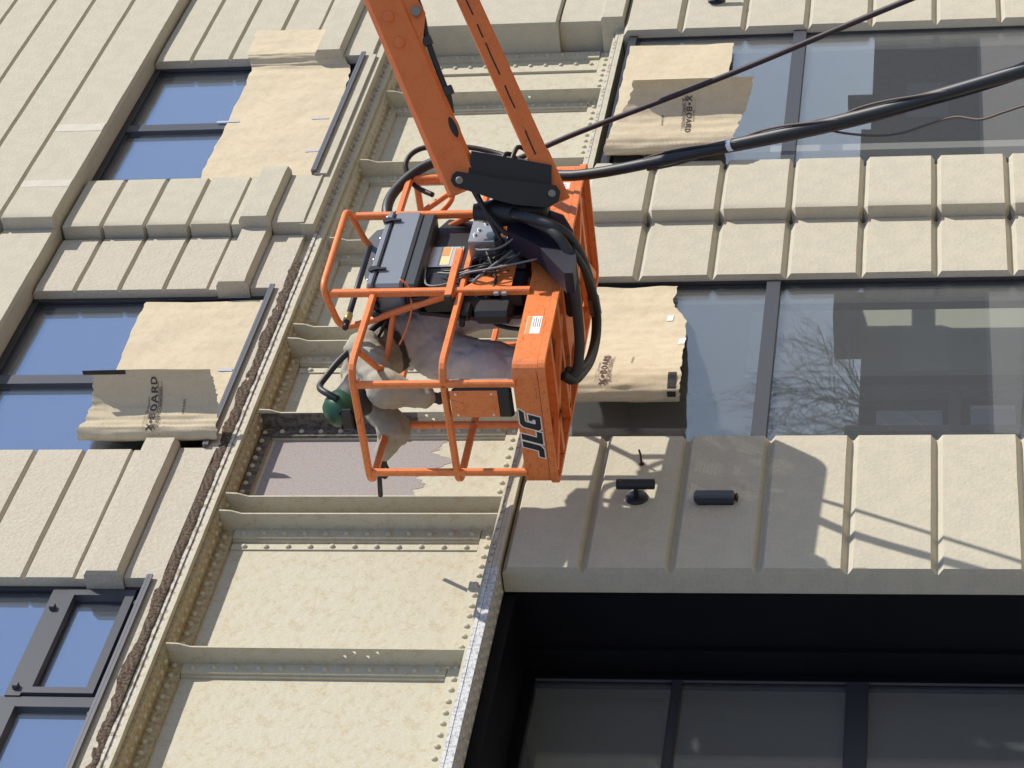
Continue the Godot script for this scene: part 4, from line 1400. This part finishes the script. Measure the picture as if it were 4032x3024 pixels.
	st = mb()
	cbox(st, Vector3(-0.02, 0.10, 0.50), Vector3(0.28, 0.34, 0.74), 0.02)
	put("mount", st, M.lift_navy, sup)
	st = mb()
	for z in [0.60]:
		slab(st, [Vector2(-0.05, 0.37), Vector2(0.20, 0.40), Vector2(0.24, 0.16), Vector2(0.14, -0.0), Vector2(-0.06, -0.09), Vector2(-0.34, -0.14), Vector2(-0.58, -0.15), Vector2(-0.58, -0.09), Vector2(-0.40, 0.03), Vector2(-0.24, 0.13), Vector2(-0.14, 0.25)], Vector3(0, 0, z), Vector3.RIGHT, Vector3.UP, 0.16)
	put("curved_arm", st, M.lift_navy, sup)
	st = mb()
	cbox(st, Vector3(-0.30, -0.075, 0.20), Vector3(-0.18, -0.022, 0.60), 0.012)
	put("floor_beam", st, M.lift_black, sup)
	# fat hoses that loop under the floor
	var hs := part("hose_loop", lift)
	var ho := [[Vector3(0.24, 0.36, 0.74), Vector3(0.0, 0.30, 0.86), Vector3(-0.18, 0.06, 0.90), Vector3(-0.20, -0.08, 0.80), Vector3(-0.10, -0.13, 0.58), Vector3(0.03, -0.14, 0.33), Vector3(0.15, -0.14, 0.06), Vector3(0.20, -0.14, -0.15), Vector3(0.08, -0.135, -0.26), Vector3(-0.18, -0.125, -0.25), Vector3(-0.46, -0.11, -0.15), Vector3(-0.68, -0.085, -0.05), Vector3(-0.72, -0.03, 0.02)],
		[Vector3(0.24, 0.30, 0.74), Vector3(0.0, 0.22, 0.82), Vector3(-0.22, 0.02, 0.86), Vector3(-0.32, -0.09, 0.74), Vector3(-0.42, -0.12, 0.56), Vector3(-0.48, -0.13, 0.34), Vector3(-0.54, -0.13, 0.14), Vector3(-0.64, -0.11, 0.0), Vector3(-0.70, -0.05, -0.04)],
		[Vector3(0.22, 0.33, 0.72), Vector3(0.02, 0.25, 0.80), Vector3(-0.16, 0.02, 0.82), Vector3(-0.22, -0.10, 0.70), Vector3(-0.14, -0.15, 0.50), Vector3(0.0, -0.165, 0.24), Vector3(0.10, -0.165, 0.0), Vector3(0.06, -0.16, -0.16), Vector3(-0.20, -0.14, -0.18), Vector3(-0.50, -0.12, -0.08), Vector3(-0.66, -0.05, 0.02)]]
	for n in 3:
		st = mb()
		tube(st, smooth(ho[n], 7), [0.036, 0.036, 0.024][n], 12)
		put("hose", st, [M.rubber, M.rubber_worn, M.rubber][n], hs)
	st = mb()
	tube(st, [Vector3(0.15, -0.14, 0.06), Vector3(0.19, -0.14, -0.10)], 0.044, 12)
	put("hose_sleeve", st, M.cable_grey, hs)
	# thinner lines between link and bracket
	for q in [[[14.74, 4.86, 2.38], [14.70, 4.80, 2.30], [14.60, 4.70, 2.12], [14.55, 4.62, 1.95], [14.60, 4.58, 1.85], [14.72, 4.60, 1.88]], [[14.72, 4.82, 2.30], [14.64, 4.74, 2.18], [14.56, 4.60, 2.02], [14.60, 4.50, 1.95]],
		[[14.88, 4.62, 2.36], [14.96, 4.60, 2.40], [14.98, 4.54, 2.36], [14.86, 4.50, 2.26], [14.74, 4.48, 2.10]], [[14.86, 4.56, 2.36], [15.02, 4.52, 2.42], [15.0, 4.44, 2.36], [14.82, 4.42, 2.24], [14.70, 4.44, 2.05]],
		[[14.86, 4.70, 2.34], [14.93, 4.66, 2.38], [14.82, 4.60, 2.26], [14.66, 4.62, 2.02], [14.62, 4.72, 1.86]]]:
		st = mb()
		tube(st, smooth(q.map(func(a: Array) -> Vector3: return L(Vector3(a[0], a[1], a[2])))), 0.017, 9)
		put("hose", st, M.rubber, hs)
	# carrier on the street: main boom and chassis, outside the picture
	var base := part("carrier", lift)
	var hinge := p0 + d * far
	st = mb()
	sweep(st, [L(hinge + Vector3(-0.1, 0.05, -0.1)), L(Vector3(23.4, 2.3, 9.6))], sq(0.30, 0.38, 0.03))
	put("main_boom", st, M.orange_boom, base)
	st = mb()
	sweep(st, [L(hinge + Vector3(0.1, 0.15, 0.1)), L(p1 + e * far - d * 0.05)], sq(0.24, 0.24, 0.02))
	put("knuckle", st, M.lift_black, base)
	st = mb()
	var tb := L(Vector3(22.6, 0.0, 9.3))
	cbox(st, tb + Vector3(-1.6, 0.45, -0.9), tb + Vector3(1.6, 0.95, 0.9), 0.08)
	put("chassis", st, M.console_dark, base)
	st = mb()
	cbox(st, tb + Vector3(-1.3, 0.951, -0.85), tb + Vector3(1.5, 2.3, 0.85), 0.12)
	put("turntable", st, M.orange_boom, base)
	for q in [Vector3(-1.2, 0.45, -1.0), Vector3(-1.2, 0.45, 1.0), Vector3(1.2, 0.45, -1.0), Vector3(1.2, 0.45, 1.0)]:
		st = mb()
		lathe(st, [Vector2(0.0, -0.14), Vector2(0.28, -0.14), Vector2(0.42, -0.16), Vector2(0.45, -0.10), Vector2(0.45, 0.10), Vector2(0.42, 0.16), Vector2(0.28, 0.14), Vector2(0.0, 0.14)], 28, Transform3D(Basis(Vector3.RIGHT, PI / 2), tb + q))
		put("wheel", st, M.rubber, base)

func build_decals() -> void:
	# maker's mark on the end board: black letters with a white edge
	var J := [Vector2(0.0, 0.0), Vector2(0.52, 0.0), Vector2(0.70, 0.16), Vector2(0.70, 1.0), Vector2(0.36, 1.0), Vector2(0.36, 0.26), Vector2(0.0, 0.26)]
	var K := [Vector2(0.82, 0.0), Vector2(1.52, 0.0), Vector2(1.52, 0.26), Vector2(1.16, 0.26), Vector2(1.16, 1.0), Vector2(0.82, 1.0)]
	var G := [Vector2(1.78, 0.0), Vector2(2.46, 0.0), Vector2(2.46, 0.56), Vector2(2.10, 0.56), Vector2(2.10, 0.38), Vector2(2.22, 0.38), Vector2(2.22, 0.24), Vector2(2.0, 0.24), Vector2(1.96, 0.30), Vector2(1.96, 0.70), Vector2(2.02, 0.76), Vector2(2.52, 0.76), Vector2(2.62, 1.0), Vector2(1.76, 1.0), Vector2(1.62, 0.86), Vector2(1.62, 0.14)]
	var dec := part("maker_mark", lift)
	var k := 0.138
	for n in 3:
		var g: Array = [J, K, G][n]
		var pl := PackedVector2Array()
		for q in g:
			pl.append(Vector2((q.x + q.y * 0.34) * k * 1.0, q.y * k))
		var st := mb()
		# seen from -x: page right is +z, page up is +y
		for o in Geometry2D.offset_polygon(pl, 0.008, Geometry2D.JOIN_MITER):
			slab(st, Array(o), Vector3(-1.2762 - 0.0004 * n, 0.055, -0.255), Vector3(0, 0, 1), Vector3(0, 1, 0), -0.0008)
		put("letter_edge", st, M.white, dec)
		st = mb()
		slab(st, Array(pl), Vector3(-1.2785 - 0.0004 * n, 0.055, -0.255), Vector3(0, 0, 1), Vector3(0, 1, 0), -0.0008)
		put("letter", st, M.lift_black, dec)
	# warning stickers on the street side board
	for q in [[-0.90, -0.70, 0.065, 0.165], [0.90, 0.985, 0.075, 0.15]]:
		var st := mb()
		box(st, Vector3(q[0], q[2], 0.4966), Vector3(q[1], q[3], 0.4976))
		put("sticker", st, M.white, lift)
		if q[0] < 0:
			st = mb()
			box(st, Vector3(q[0] + 0.003, q[3] - 0.032, 0.4978), Vector3(q[1] - 0.003, q[3] - 0.003, 0.4984))
			put("sticker_band", st, M.decal_orange, lift)
			st = mb()
			for i in 4:
				box(st, Vector3(q[0] + 0.07, q[2] + 0.008 + i * 0.014, 0.4978), Vector3(q[1] - 0.012 - 0.02 * (i % 2), q[2] + 0.012 + i * 0.014, 0.4983))
			put("sticker_print", st, M.ink, lift)
		else:
			st = mb()
			tube(st, [Vector3(q[0] + 0.02, 0.09, 0.498), Vector3(q[0] + 0.05, 0.13, 0.498), Vector3(q[0] + 0.06, 0.10, 0.498)], 0.0016, 5)
			put("sticker_print", st, M.ink, lift)

# ---------------------------------------------------------------- hoses that hang to the street
func build_lines() -> void:
	var heavy := smooth([to_lift(Vector3(0.40, 0.95, 0.24)), to_lift(Vector3(0.48, 1.20, 0.30)), to_lift(Vector3(0.66, 1.38, 0.44)), Vector3(15.60, 5.56, 1.80), Vector3(15.82, 5.28, 1.90), Vector3(15.62, 4.74, 2.0), Vector3(15.20, 4.18, 2.09), Vector3(14.80, 3.04, 2.51), Vector3(14.45, 2.02, 2.92), Vector3(14.14, 1.12, 3.34), Vector3(13.95, 0.55, 3.62), Vector3(13.85, 0.10, 3.9), Vector3(14.1, 0.06, 4.6), Vector3(15.2, 0.06, 5.2)], 8)
	var root := thing("air_hose", "thick black hose wrapped with brown wires hanging from the platform to the street", "hose", Vector3.ZERO)
	var st := mb()
	tube(st, heavy, 0.040, 14)
	put("hose", st, M.rubber, root)
	var rng := RandomNumberGenerator.new()
	rng.seed = 3
	for n in 4:
		var pts := []
		for i in range(52, 100):
			var p: Vector3 = heavy[mini(i, heavy.size() - 1)]
			var a := i * 0.30 + n * 1.7 + sin(i * 0.21 + n) * 1.2
			var sag := 0.045 + 0.012 * sin(i * 0.33 + n * 2.0) * (1.0 if n < 2 else 0.5)
			pts.append(p + Vector3(cos(a) * 0.7, sin(a) * 0.3, sin(a)) * sag)
		st = mb()
		tube(st, smooth(pts, 3), 0.0085 if n < 3 else 0.012, 7)
		put("wire", st, M.wire if n != 2 else M.rope, root)
	for i in [56]:
		st = mb()
		var a: Vector3 = heavy[i]
		var b: Vector3 = heavy[i + 1]
		tube(st, [a, a + (b - a).normalized() * 0.035], 0.0435, 14)
		put("tape_band", st, M.tape_white, root)
	root = thing("lead_cord", "thin dark cord hanging straight from the platform's far rail to the street", "cord", Vector3.ZERO)
	st = mb()
	tube(st, smooth([to_lift(Vector3(0.98, 1.10, 0.42)), to_lift(Vector3(1.10, 1.26, 0.44)), to_lift(Vector3(1.24, 1.33, 0.54)), to_lift(Vector3(1.38, 1.22, 0.58)), to_lift(Vector3(1.38, 0.90, 0.58)), Vector3(15.90, 4.82, 1.90), Vector3(15.72, 4.69, 1.95), Vector3(15.51, 4.16, 2.27), Vector3(15.04, 3.03, 2.92), Vector3(14.56, 1.83, 3.64), Vector3(14.1, 0.7, 4.3), Vector3(13.9, 0.08, 4.6), Vector3(14.4, 0.035, 5.2)], 8), 0.020, 10)
	put("cord", st, M.rope, root)
	root = thing("loose_wire", "thin brown wire sagging away from the thick hose in front of the windows", "wire", Vector3.ZERO)
	st = mb()
	tube(st, smooth([Vector3(14.66, 2.46, 2.68), Vector3(14.64, 2.38, 2.69), Vector3(14.50, 2.21, 2.73), Vector3(14.41, 2.03, 2.76), Vector3(14.33, 1.87, 2.82), Vector3(14.27, 1.70, 2.91), Vector3(14.20, 1.54, 2.99), Vector3(14.10, 1.39, 3.02), Vector3(14.07, 1.25, 3.08), Vector3(14.04, 1.12, 3.14), Vector3(13.96, 0.99, 3.21), Vector3(13.92, 0.5, 3.5), Vector3(13.88, 0.012, 3.8)], 6), 0.0085, 7)
	put("wire", st, M.wire, root)
	root = thing("spray_pole", "dark extension pole with a brass end tied across the platform guard", "pole", Vector3.ZERO)
	st = mb()
	tube(st, [to_lift(Vector3(0.42, 1.485, 0.335)), to_lift(Vector3(-0.42, 1.475, 0.335))], 0.022, 12)
	put("pole", st, M.lift_navy, root)
	st = mb()
	tube(st, [to_lift(Vector3(-0.42, 1.475, 0.335)), to_lift(Vector3(-0.50, 1.475, 0.335))], 0.029, 12)
	put("collar", st, M.brass, root)
	st = mb()
	tube(st, [to_lift(Vector3(-0.50, 1.475, 0.335)), to_lift(Vector3(-0.58, 1.472, 0.335))], 0.022, 6)
	put("tip", st, M.lift_black, root)

func to_lift(v: Vector3) -> Vector3:
	return lift.transform * v

# ---------------------------------------------------------------- the worker
var field := {}

func sdf_mesh(st: SurfaceTool, bones: Array, lo: Vector3, hi: Vector3, cell: float, blend: float, colour: Callable) -> void:
	var n := Vector3i(((hi - lo) / cell).ceil()) + Vector3i.ONE
	var f := PackedFloat32Array()
	f.resize(n.x * n.y * n.z)
	f.fill(1.0)
	var sy := n.x
	var sz := n.x * n.y
	for b in bones:
		var a: Vector3 = b[0]
		var c: Vector3 = b[1]
		var ra: float = b[2]
		var rb: float = b[3]
		var m := maxf(ra, rb) + blend + cell * 2.0
		var i0 := Vector3i(((a.min(c) - Vector3.ONE * m - lo) / cell).floor()).clamp(Vector3i.ZERO, n - Vector3i.ONE)
		var i1 := Vector3i(((a.max(c) + Vector3.ONE * m - lo) / cell).ceil()).clamp(Vector3i.ZERO, n - Vector3i.ONE)
		var ac := c - a
		var l2 := maxf(ac.length_squared(), 1e-9)
		for z in range(i0.z, i1.z + 1):
			for y in range(i0.y, i1.y + 1):
				for x in range(i0.x, i1.x + 1):
					var p := lo + Vector3(x, y, z) * cell
					var t := clampf((p - a).dot(ac) / l2, 0.0, 1.0)
					var dd := p.distance_to(a + ac * t) - lerpf(ra, rb, t)
					var k := x + y * sy + z * sz
					var o := f[k]
					var h := clampf(0.5 + 0.5 * (o - dd) / blend, 0.0, 1.0)
					f[k] = lerpf(o, dd, h) - blend * h * (1.0 - h)
	# cloth creases
	for z in n.z:
		for y in n.y:
			for x in n.x:
				var k := x + y * sy + z * sz
				if absf(f[k]) < cell * 3.0 and cell > 0.01:
					var p := lo + Vector3(x, y, z) * cell
					f[k] += nz.get_noise_3d(p.x * 210.0 + p.y * 70.0, p.y * 130.0, p.z * 210.0) * 0.016 + absf(nz.get_noise_3d(p.x * 420.0 - p.y * 260.0, p.y * 300.0 + p.z * 200.0, p.z * 420.0)) * 0.020
	var vid := {}
	var verts := []
	for z in n.z - 1:
		for y in n.y - 1:
			for x in n.x - 1:
				var k := x + y * sy + z * sz
				var v := [f[k], f[k + 1], f[k + sy], f[k + sy + 1], f[k + sz], f[k + sz + 1], f[k + sz + sy], f[k + sz + sy + 1]]
				var neg := 0
				for q in v:
					if q < 0.0:
						neg += 1
				if neg == 0 or neg == 8:
					continue
				var sum := Vector3.ZERO
				var cnt := 0
				for e in [[0, 1], [2, 3], [4, 5], [6, 7], [0, 2], [1, 3], [4, 6], [5, 7], [0, 4], [1, 5], [2, 6], [3, 7]]:
					var va: float = v[e[0]]
					var vb: float = v[e[1]]
					if (va < 0.0) != (vb < 0.0):
						var t := va / (va - vb)
						var pa := Vector3(e[0] & 1, (e[0] >> 1) & 1, (e[0] >> 2) & 1)
						var pb := Vector3(e[1] & 1, (e[1] >> 1) & 1, (e[1] >> 2) & 1)
						sum += pa.lerp(pb, t)
						cnt += 1
				vid[k] = verts.size()
				verts.append(lo + (Vector3(x, y, z) + sum / cnt) * cell)
	st.set_smooth_group(1)
	var emit := func(a: int, b: int, c: int, d: int, flip: bool) -> void:
		var o := [a, b, c, d] if not flip else [d, c, b, a]
		for t in [0, 1, 2, 0, 2, 3]:
			var p: Vector3 = verts[o[t]]
			st.set_color(colour.call(p))
			st.add_vertex(p)
	for k in vid.keys():
		var x: int = k % sy
		var y: int = (k / sy) % n.y
		var z: int = k / sz
		if y > 0 and z > 0 and (f[k] < 0.0) != (f[k + 1] < 0.0) and vid.has(k - sy) and vid.has(k - sz) and vid.has(k - sy - sz):
			emit.call(vid[k], vid[k - sy], vid[k - sy - sz], vid[k - sz], f[k] >= 0.0)
		if x > 0 and z > 0 and (f[k] < 0.0) != (f[k + sy] < 0.0) and vid.has(k - 1) and vid.has(k - sz) and vid.has(k - 1 - sz):
			emit.call(vid[k], vid[k - sz], vid[k - 1 - sz], vid[k - 1], f[k] >= 0.0)
		if x > 0 and y > 0 and (f[k] < 0.0) != (f[k + sz] < 0.0) and vid.has(k - 1) and vid.has(k - sy) and vid.has(k - 1 - sy):
			emit.call(vid[k], vid[k - 1], vid[k - 1 - sy], vid[k - sy], f[k] >= 0.0)

func build_worker() -> void:
	var o := thing("person", "worker in pale coveralls, olive vest and green hood, bending over in the platform", "person", PO)
	o.rotation = lift.rotation
	var Z := -0.15
	var bones := [
		[Vector3(0.03, 1.0, Z + 0.05), Vector3(-0.06, 1.0, Z - 0.10), 0.175, 0.17],
		[Vector3(0.0, 1.04, Z), Vector3(-0.06, 1.30, Z), 0.19, 0.225],
		[Vector3(-0.06, 1.32, Z), Vector3(-0.42, 1.43, Z), 0.225, 0.175],
		[Vector3(-0.38, 1.43, Z + 0.16), Vector3(-0.38, 1.43, Z - 0.18), 0.115, 0.115],
		[Vector3(-0.42, 1.42, Z), Vector3(-0.68, 1.50, Z), 0.13, 0.085],
		# near leg
		[Vector3(0.09, 0.97, Z + 0.10), Vector3(0.14, 0.56, Z + 0.13), 0.165, 0.13],
		[Vector3(0.14, 0.56, Z + 0.13), Vector3(0.16, 0.20, Z + 0.14), 0.13, 0.115],
		[Vector3(0.17, 0.125, Z + 0.17), Vector3(-0.02, 0.115, Z + 0.19), 0.055, 0.048],
		# far leg
		[Vector3(-0.12, 0.97, Z - 0.08), Vector3(-0.26, 0.56, Z - 0.06), 0.185, 0.15],
		[Vector3(-0.26, 0.56, Z - 0.06), Vector3(-0.29, 0.20, Z - 0.08), 0.15, 0.13],
		[Vector3(-0.24, 0.125, Z - 0.16), Vector3(-0.43, 0.115, Z - 0.17), 0.055, 0.048],
		# near arm
		[Vector3(-0.40, 1.42, Z + 0.17), Vector3(-0.86, 1.18, Z + 0.16), 0.135, 0.12],
		[Vector3(-0.86, 1.18, Z + 0.16), Vector3(-0.82, 0.93, Z + 0.08), 0.12, 0.085],
		# far arm
		[Vector3(-0.45, 1.42, Z - 0.20), Vector3(-0.66, 1.22, Z - 0.34), 0.12, 0.10],
		[Vector3(-0.66, 1.22, Z - 0.34), Vector3(-0.72, 1.33, Z - 0.50), 0.10, 0.065]]
	var pale := Color(0.56, 0.54, 0.535)
	var olive := Color(0.335, 0.305, 0.235)
	var dark := Color(0.06, 0.055, 0.05)
	var glove := Color(0.05, 0.045, 0.042)
	var shade := func(p: Vector3) -> Color:
		var g := 1.0 + nz.get_noise_3d(p.x * 150.0, p.y * 150.0, p.z * 150.0) * 0.16 + nz.get_noise_3d(p.x * 700.0, p.y * 700.0, p.z * 700.0) * 0.10
		var along := (p.x * -0.75 + p.y * 0.66)
		if p.y < 0.19:
			return dark
		if p.x < -0.62 and p.y < 1.40:
			return olive * g * 1.05
		if absf(along - 0.97) < 0.03 and p.y > 0.95:
			return dark
		return (olive if along > 0.97 else pale) * g
	var st := SurfaceTool.new()
	st.begin(Mesh.PRIMITIVE_TRIANGLES)
	sdf_mesh(st, bones, Vector3(-1.15, 0.04, -0.85), Vector3(0.42, 1.75, 0.36), 0.018, 0.06, shade)
	# hands, each with its own fine grid: palm, four fingers and thumb closed on the gun's grip and hose
	var glove_c := func(_p: Vector3) -> Color: return glove
	for h in [[Vector3(-0.82, 0.93, Z + 0.08), Vector3(-0.80, 0.83, Z + 0.04), Vector3(0, 0, 1)], [Vector3(-0.72, 1.33, Z - 0.50), Vector3(-0.75, 1.34, Z - 0.60), Vector3(0, 0, 1)]]:
		var wr: Vector3 = h[0]
		var pm: Vector3 = h[1]
		var dn := (pm - wr).normalized()
		var sd: Vector3 = Vector3(-1, 0, 0)
		var cu := sd.cross(dn).normalized()
		var hb := [[wr, pm - dn * 0.03, 0.036, 0.038], [pm - sd * 0.028, pm + sd * 0.028, 0.026, 0.026]]
		for i in 4:
			var r0: Vector3 = pm + sd * (-0.033 + i * 0.022) + dn * 0.02
			var ln: float = [0.030, 0.036, 0.034, 0.027][i]
			var j1 := r0 + dn * ln + cu * 0.008
			var j2 := j1 + (dn * 0.3 + cu).normalized() * ln * 0.8
			var j3 := j2 + (cu * 0.6 - dn).normalized() * ln * 0.7
			hb.append([r0, j1, 0.0105, 0.010])
			hb.append([j1, j2, 0.010, 0.0095])
			hb.append([j2, j3, 0.0095, 0.009])
		var t0 := pm - sd * 0.036 - dn * 0.02
		hb.append([t0, t0 - sd * 0.014 + dn * 0.03 + cu * 0.02, 0.013, 0.0115])
		hb.append([t0 - sd * 0.014 + dn * 0.03 + cu * 0.02, t0 + dn * 0.05 + cu * 0.04, 0.0115, 0.010])
		sdf_mesh(st, hb, pm - Vector3.ONE * 0.13, pm + Vector3.ONE * 0.13, 0.0045, 0.008, glove_c)
	var vm := mat(Color.WHITE, 0.9)
	vm.vertex_color_use_as_albedo = true
	put("body", st, vm, o)
	# hood: green shell with dark cape and a visor
	var hood := part("hood", o)
	st = mb()
	st.set_smooth_group(1)
	var hb2 := Basis(Vector3.BACK, 0.95)
	lathe(st, [Vector2(0.125, -0.02), Vector2(0.135, 0.03), Vector2(0.128, 0.09), Vector2(0.10, 0.14), Vector2(0.055, 0.168), Vector2(0.0, 0.175)], 24, Transform3D(hb2.scaled(Vector3(1.12, 1.0, 0.92)), Vector3(-0.80, 1.49, Z)))
	put("shell", st, M.helmet, hood)
	st = mb()
	st.set_smooth_group(1)
	lathe(st, [Vector2(0.0, -0.13), Vector2(0.10, -0.13), Vector2(0.15, -0.10), Vector2(0.135, -0.03), Vector2(0.126, 0.012)], 24, Transform3D(hb2.scaled(Vector3(1.1, 1.0, 0.95)), Vector3(-0.80, 1.49, Z)))
	put("cape", st, M.rubber_worn, hood)
	st = mb()
	cbox(st, Vector3(-1.0, 1.40, Z - 0.085), Vector3(-0.95, 1.50, Z + 0.085), 0.02)
	put("visor", st, M.lift_black, hood)
	st = mb()
	tube(st, fillet([Vector3(-0.90, 1.52, Z + 0.12), Vector3(-0.80, 1.655, Z + 0.12), Vector3(-0.72, 1.69, Z + 0.10), Vector3(-0.56, 1.58, Z + 0.18), Vector3(-0.25, 1.36, Z + 0.26), Vector3(-0.06, 1.26, Z + 0.24)], 0.05, 5), 0.024, 10)
	put("air_tube", st, M.rubber, hood)
	# breathing air harness
	st = mb()
	sweep(st, [Vector3(-0.10, 1.28, Z + 0.23), Vector3(0.10, 1.20, Z + 0.25)], sq(0.10, 0.05, 0.012))
	put("air_filter", st, M.lift_black, o)
	st = mb()
	tube(st, smooth([Vector3(0.06, 1.16, Z + 0.24), Vector3(0.16, 1.02, Z + 0.24), Vector3(0.14, 0.82, Z + 0.24), Vector3(-0.10, 0.62, Z + 0.30), Vector3(-0.36, 0.45, Z + 0.34), Vector3(-0.44, 0.24, Z + 0.36), Vector3(-0.44, 0.09, Z + 0.40)]), 0.016, 9)
	put("air_line", st, M.rope, o)
	st = mb()
	tube(st, [Vector3(-0.50, 1.36, Z + 0.22), Vector3(-0.12, 1.28, Z + 0.25)], 0.016, 8)
	put("strap", st, M.lift_black, o)
	# spray gun in the far hand
	var gun := thing("spray_gun", "dark spray gun held low at the girder by the worker", "spray gun", PO)
	gun.rotation = lift.rotation
	st = mb()
	tube(st, [Vector3(-0.76, 1.37, Z - 0.62), Vector3(-0.765, 1.25, Z - 0.62)], 0.016, 9)
	tube(st, [Vector3(-0.755, 1.36, Z - 0.60), Vector3(-0.77, 1.38, Z - 0.84)], 0.018, 9)
	put("body", st, M.lift_black, gun)

# ---------------------------------------------------------------- street side, seen only in the glass
func branch(st: SurfaceTool, p: Vector3, d: Vector3, len_: float, r: float, depth: int, rng: RandomNumberGenerator) -> void:
	var pts := [p]
	var q := p
	var dir := d
	for i in 4:
		dir = (dir + Vector3(rng.randf_range(-0.16, 0.16), rng.randf_range(-0.04, 0.14), rng.randf_range(-0.16, 0.16))).normalized()
		q += dir * len_ / 4.0
		pts.append(q)
	var tp := []
	for i in 5:
		tp.append(lerpf(1.0, 0.6, i / 4.0))
	tube(st, pts, r, 5 if depth > 1 else 4, false, tp)
	if depth == 0:
		return
	var n := 4 if depth > 2 else 3
	for i in n:
		var k := rng.randi_range(2, 4)
		var a := rng.randf() * TAU
		var side := dir.cross(Vector3(cos(a), 0.3, sin(a))).normalized()
		branch(st, pts[k], (dir + side * rng.randf_range(0.45, 0.95)).normalized(), len_ * rng.randf_range(0.62, 0.82), r * 0.58, depth - 1, rng)

func build_street() -> void:
	var st := mb()
	box(st, Vector3(-60, -0.20, -30), Vector3(160, -0.004, 3.9))
	var o := put("pavement", st, M.pavement)
	o.set_meta("kind", "structure")
	st = mb()
	cbox(st, Vector3(-60, -0.3, 3.905), Vector3(160, 0.0, 4.1), 0.02)
	o = put("kerb", st, M.pavement)
	o.set_meta("kind", "structure")
	st = mb()
	box(st, Vector3(-60, -0.4, 4.105), Vector3(260, -0.12, 160))
	o = put("road", st, M.asphalt)
	o.set_meta("kind", "structure")
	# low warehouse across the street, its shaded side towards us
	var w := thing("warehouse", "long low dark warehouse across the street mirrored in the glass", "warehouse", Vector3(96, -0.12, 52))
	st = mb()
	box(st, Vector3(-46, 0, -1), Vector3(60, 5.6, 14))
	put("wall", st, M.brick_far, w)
	st = mb()
	box(st, Vector3(-12, 5.6, -0.9), Vector3(-6, 6.2, 10))
	box(st, Vector3(-24, 5.6, -0.9), Vector3(-21, 6.0, 3))
	box(st, Vector3(3, 5.6, -0.95), Vector3(5, 7.0, 1.5))
	box(st, Vector3(14, 5.6, -0.95), Vector3(21, 6.1, 4))
	box(st, Vector3(24.4, 5.6, -0.95), Vector3(25.0, 6.9, -0.3))
	box(st, Vector3(8.0, 5.6, -0.95), Vector3(8.5, 6.5, -0.4))
	put("parapet", st, M.brick_far, w)
	for i in 12:
		st = mb()
		box(st, Vector3(-42 + i * 8.0, 1.6, -1.05), Vector3(-38 + i * 8.0, 3.8, -1.0))
		put("window", st, M.frame_grey, w)
	# pale apartment block behind the warehouse
	var ap := thing("apartment_block", "pale apartment block with rows of windows mirrored in the lower glass", "building", Vector3(84, -0.12, 70))
	st = mb()
	box(st, Vector3(-14, 0, 0), Vector3(13.5, 11.2, 12))
	put("wall", st, M.room_white, ap)
	for fy in 4:
		for fx in 11:
			st = mb()
			box(st, Vector3(-13 + fx * 2.4, 0.9 + fy * 2.6, -0.06), Vector3(-11.3 + fx * 2.4, 2.6 + fy * 2.6, -0.001))
			put("window", st, M.frame_grey, ap)
	# bare street tree
	var rng := RandomNumberGenerator.new()
	rng.seed = 17
	var t := thing("bare_tree", "leafless street tree mirrored in the lower window glass", "tree", Vector3(50.5, -0.12, 24.5))
	st = mb()
	tube(st, smooth([Vector3.ZERO, Vector3(0.05, 1.2, 0.0), Vector3(-0.03, 2.2, 0.05), Vector3(0.0, 3.0, 0.0)]), 0.16, 10)
	put("trunk", st, M.bark, t)
	st = mb()
	for i in 9:
		var a := TAU * i / 9.0 + rng.randf_range(-0.2, 0.2)
		branch(st, Vector3(0, 1.9 + 0.12 * i, 0), Vector3(cos(a) * 0.8, rng.randf_range(0.5, 1.1), sin(a) * 0.8).normalized(), rng.randf_range(1.6, 2.3), 0.036, 4, rng)
	put("crown", st, M.bark, t)

# ---------------------------------------------------------------- scene
func _ready() -> void:
	nz.seed = 4
	nz.frequency = 0.03
	nz.fractal_octaves = 2
	var cam := Camera3D.new()
	cam.transform = Transform3D(Basis(Vector3(0.13970265, -0.98485181, -0.1027136), Vector3(0.55201282, -0.00865511, 0.8337907), Vector3(-0.82204928, -0.17318199, 0.54244168)), Vector3(0, 1.6, 10.37))
	cam.fov = rad_to_deg(2.0 * atan(1512.0 / 9769.3))
	cam.near = 0.1
	cam.far = 500.0
	cam.name = "camera"
	add_child(cam)
	cam.current = true
	var env := Environment.new()
	env.background_mode = Environment.BG_SKY
	var sky := Sky.new()
	var sm := ProceduralSkyMaterial.new()
	sm.sky_top_color = C(0.20, 0.30, 0.52)
	sm.sky_horizon_color = C(0.45, 0.535, 0.64)
	sm.sky_curve = 0.13
	sm.ground_bottom_color = C(0.12, 0.11, 0.10)
	sm.ground_horizon_color = C(0.30, 0.29, 0.27)
	sm.sun_angle_max = 12.0
	sm.sun_curve = 0.1
	sky.sky_material = sm
	env.sky = sky
	env.background_energy_multiplier = 1.3
	env.tonemap_mode = Environment.TONE_MAPPER_LINEAR
	env.tonemap_exposure = 1.22
	env.sdfgi_enabled = true
	env.ssao_enabled = true
	env.ssil_enabled = true
	var we := WorldEnvironment.new()
	we.environment = env
	we.name = "world"
	add_child(we)
	var sun := DirectionalLight3D.new()
	sun.light_color = Color(1.0, 0.97, 0.92)
	sun.light_energy = 1.4
	sun.light_angular_distance = 0.5
	sun.shadow_enabled = true
	sun.name = "sun"
	add_child(sun)
	sun.look_at_from_position(Vector3(0.68, 0.94, 1.0) * 10.0, Vector3.ZERO)
	make_materials()
	build_street()
	build_facade()
	build_papers()
	build_fittings()
	build_lift()
	build_lines()
	build_worker()
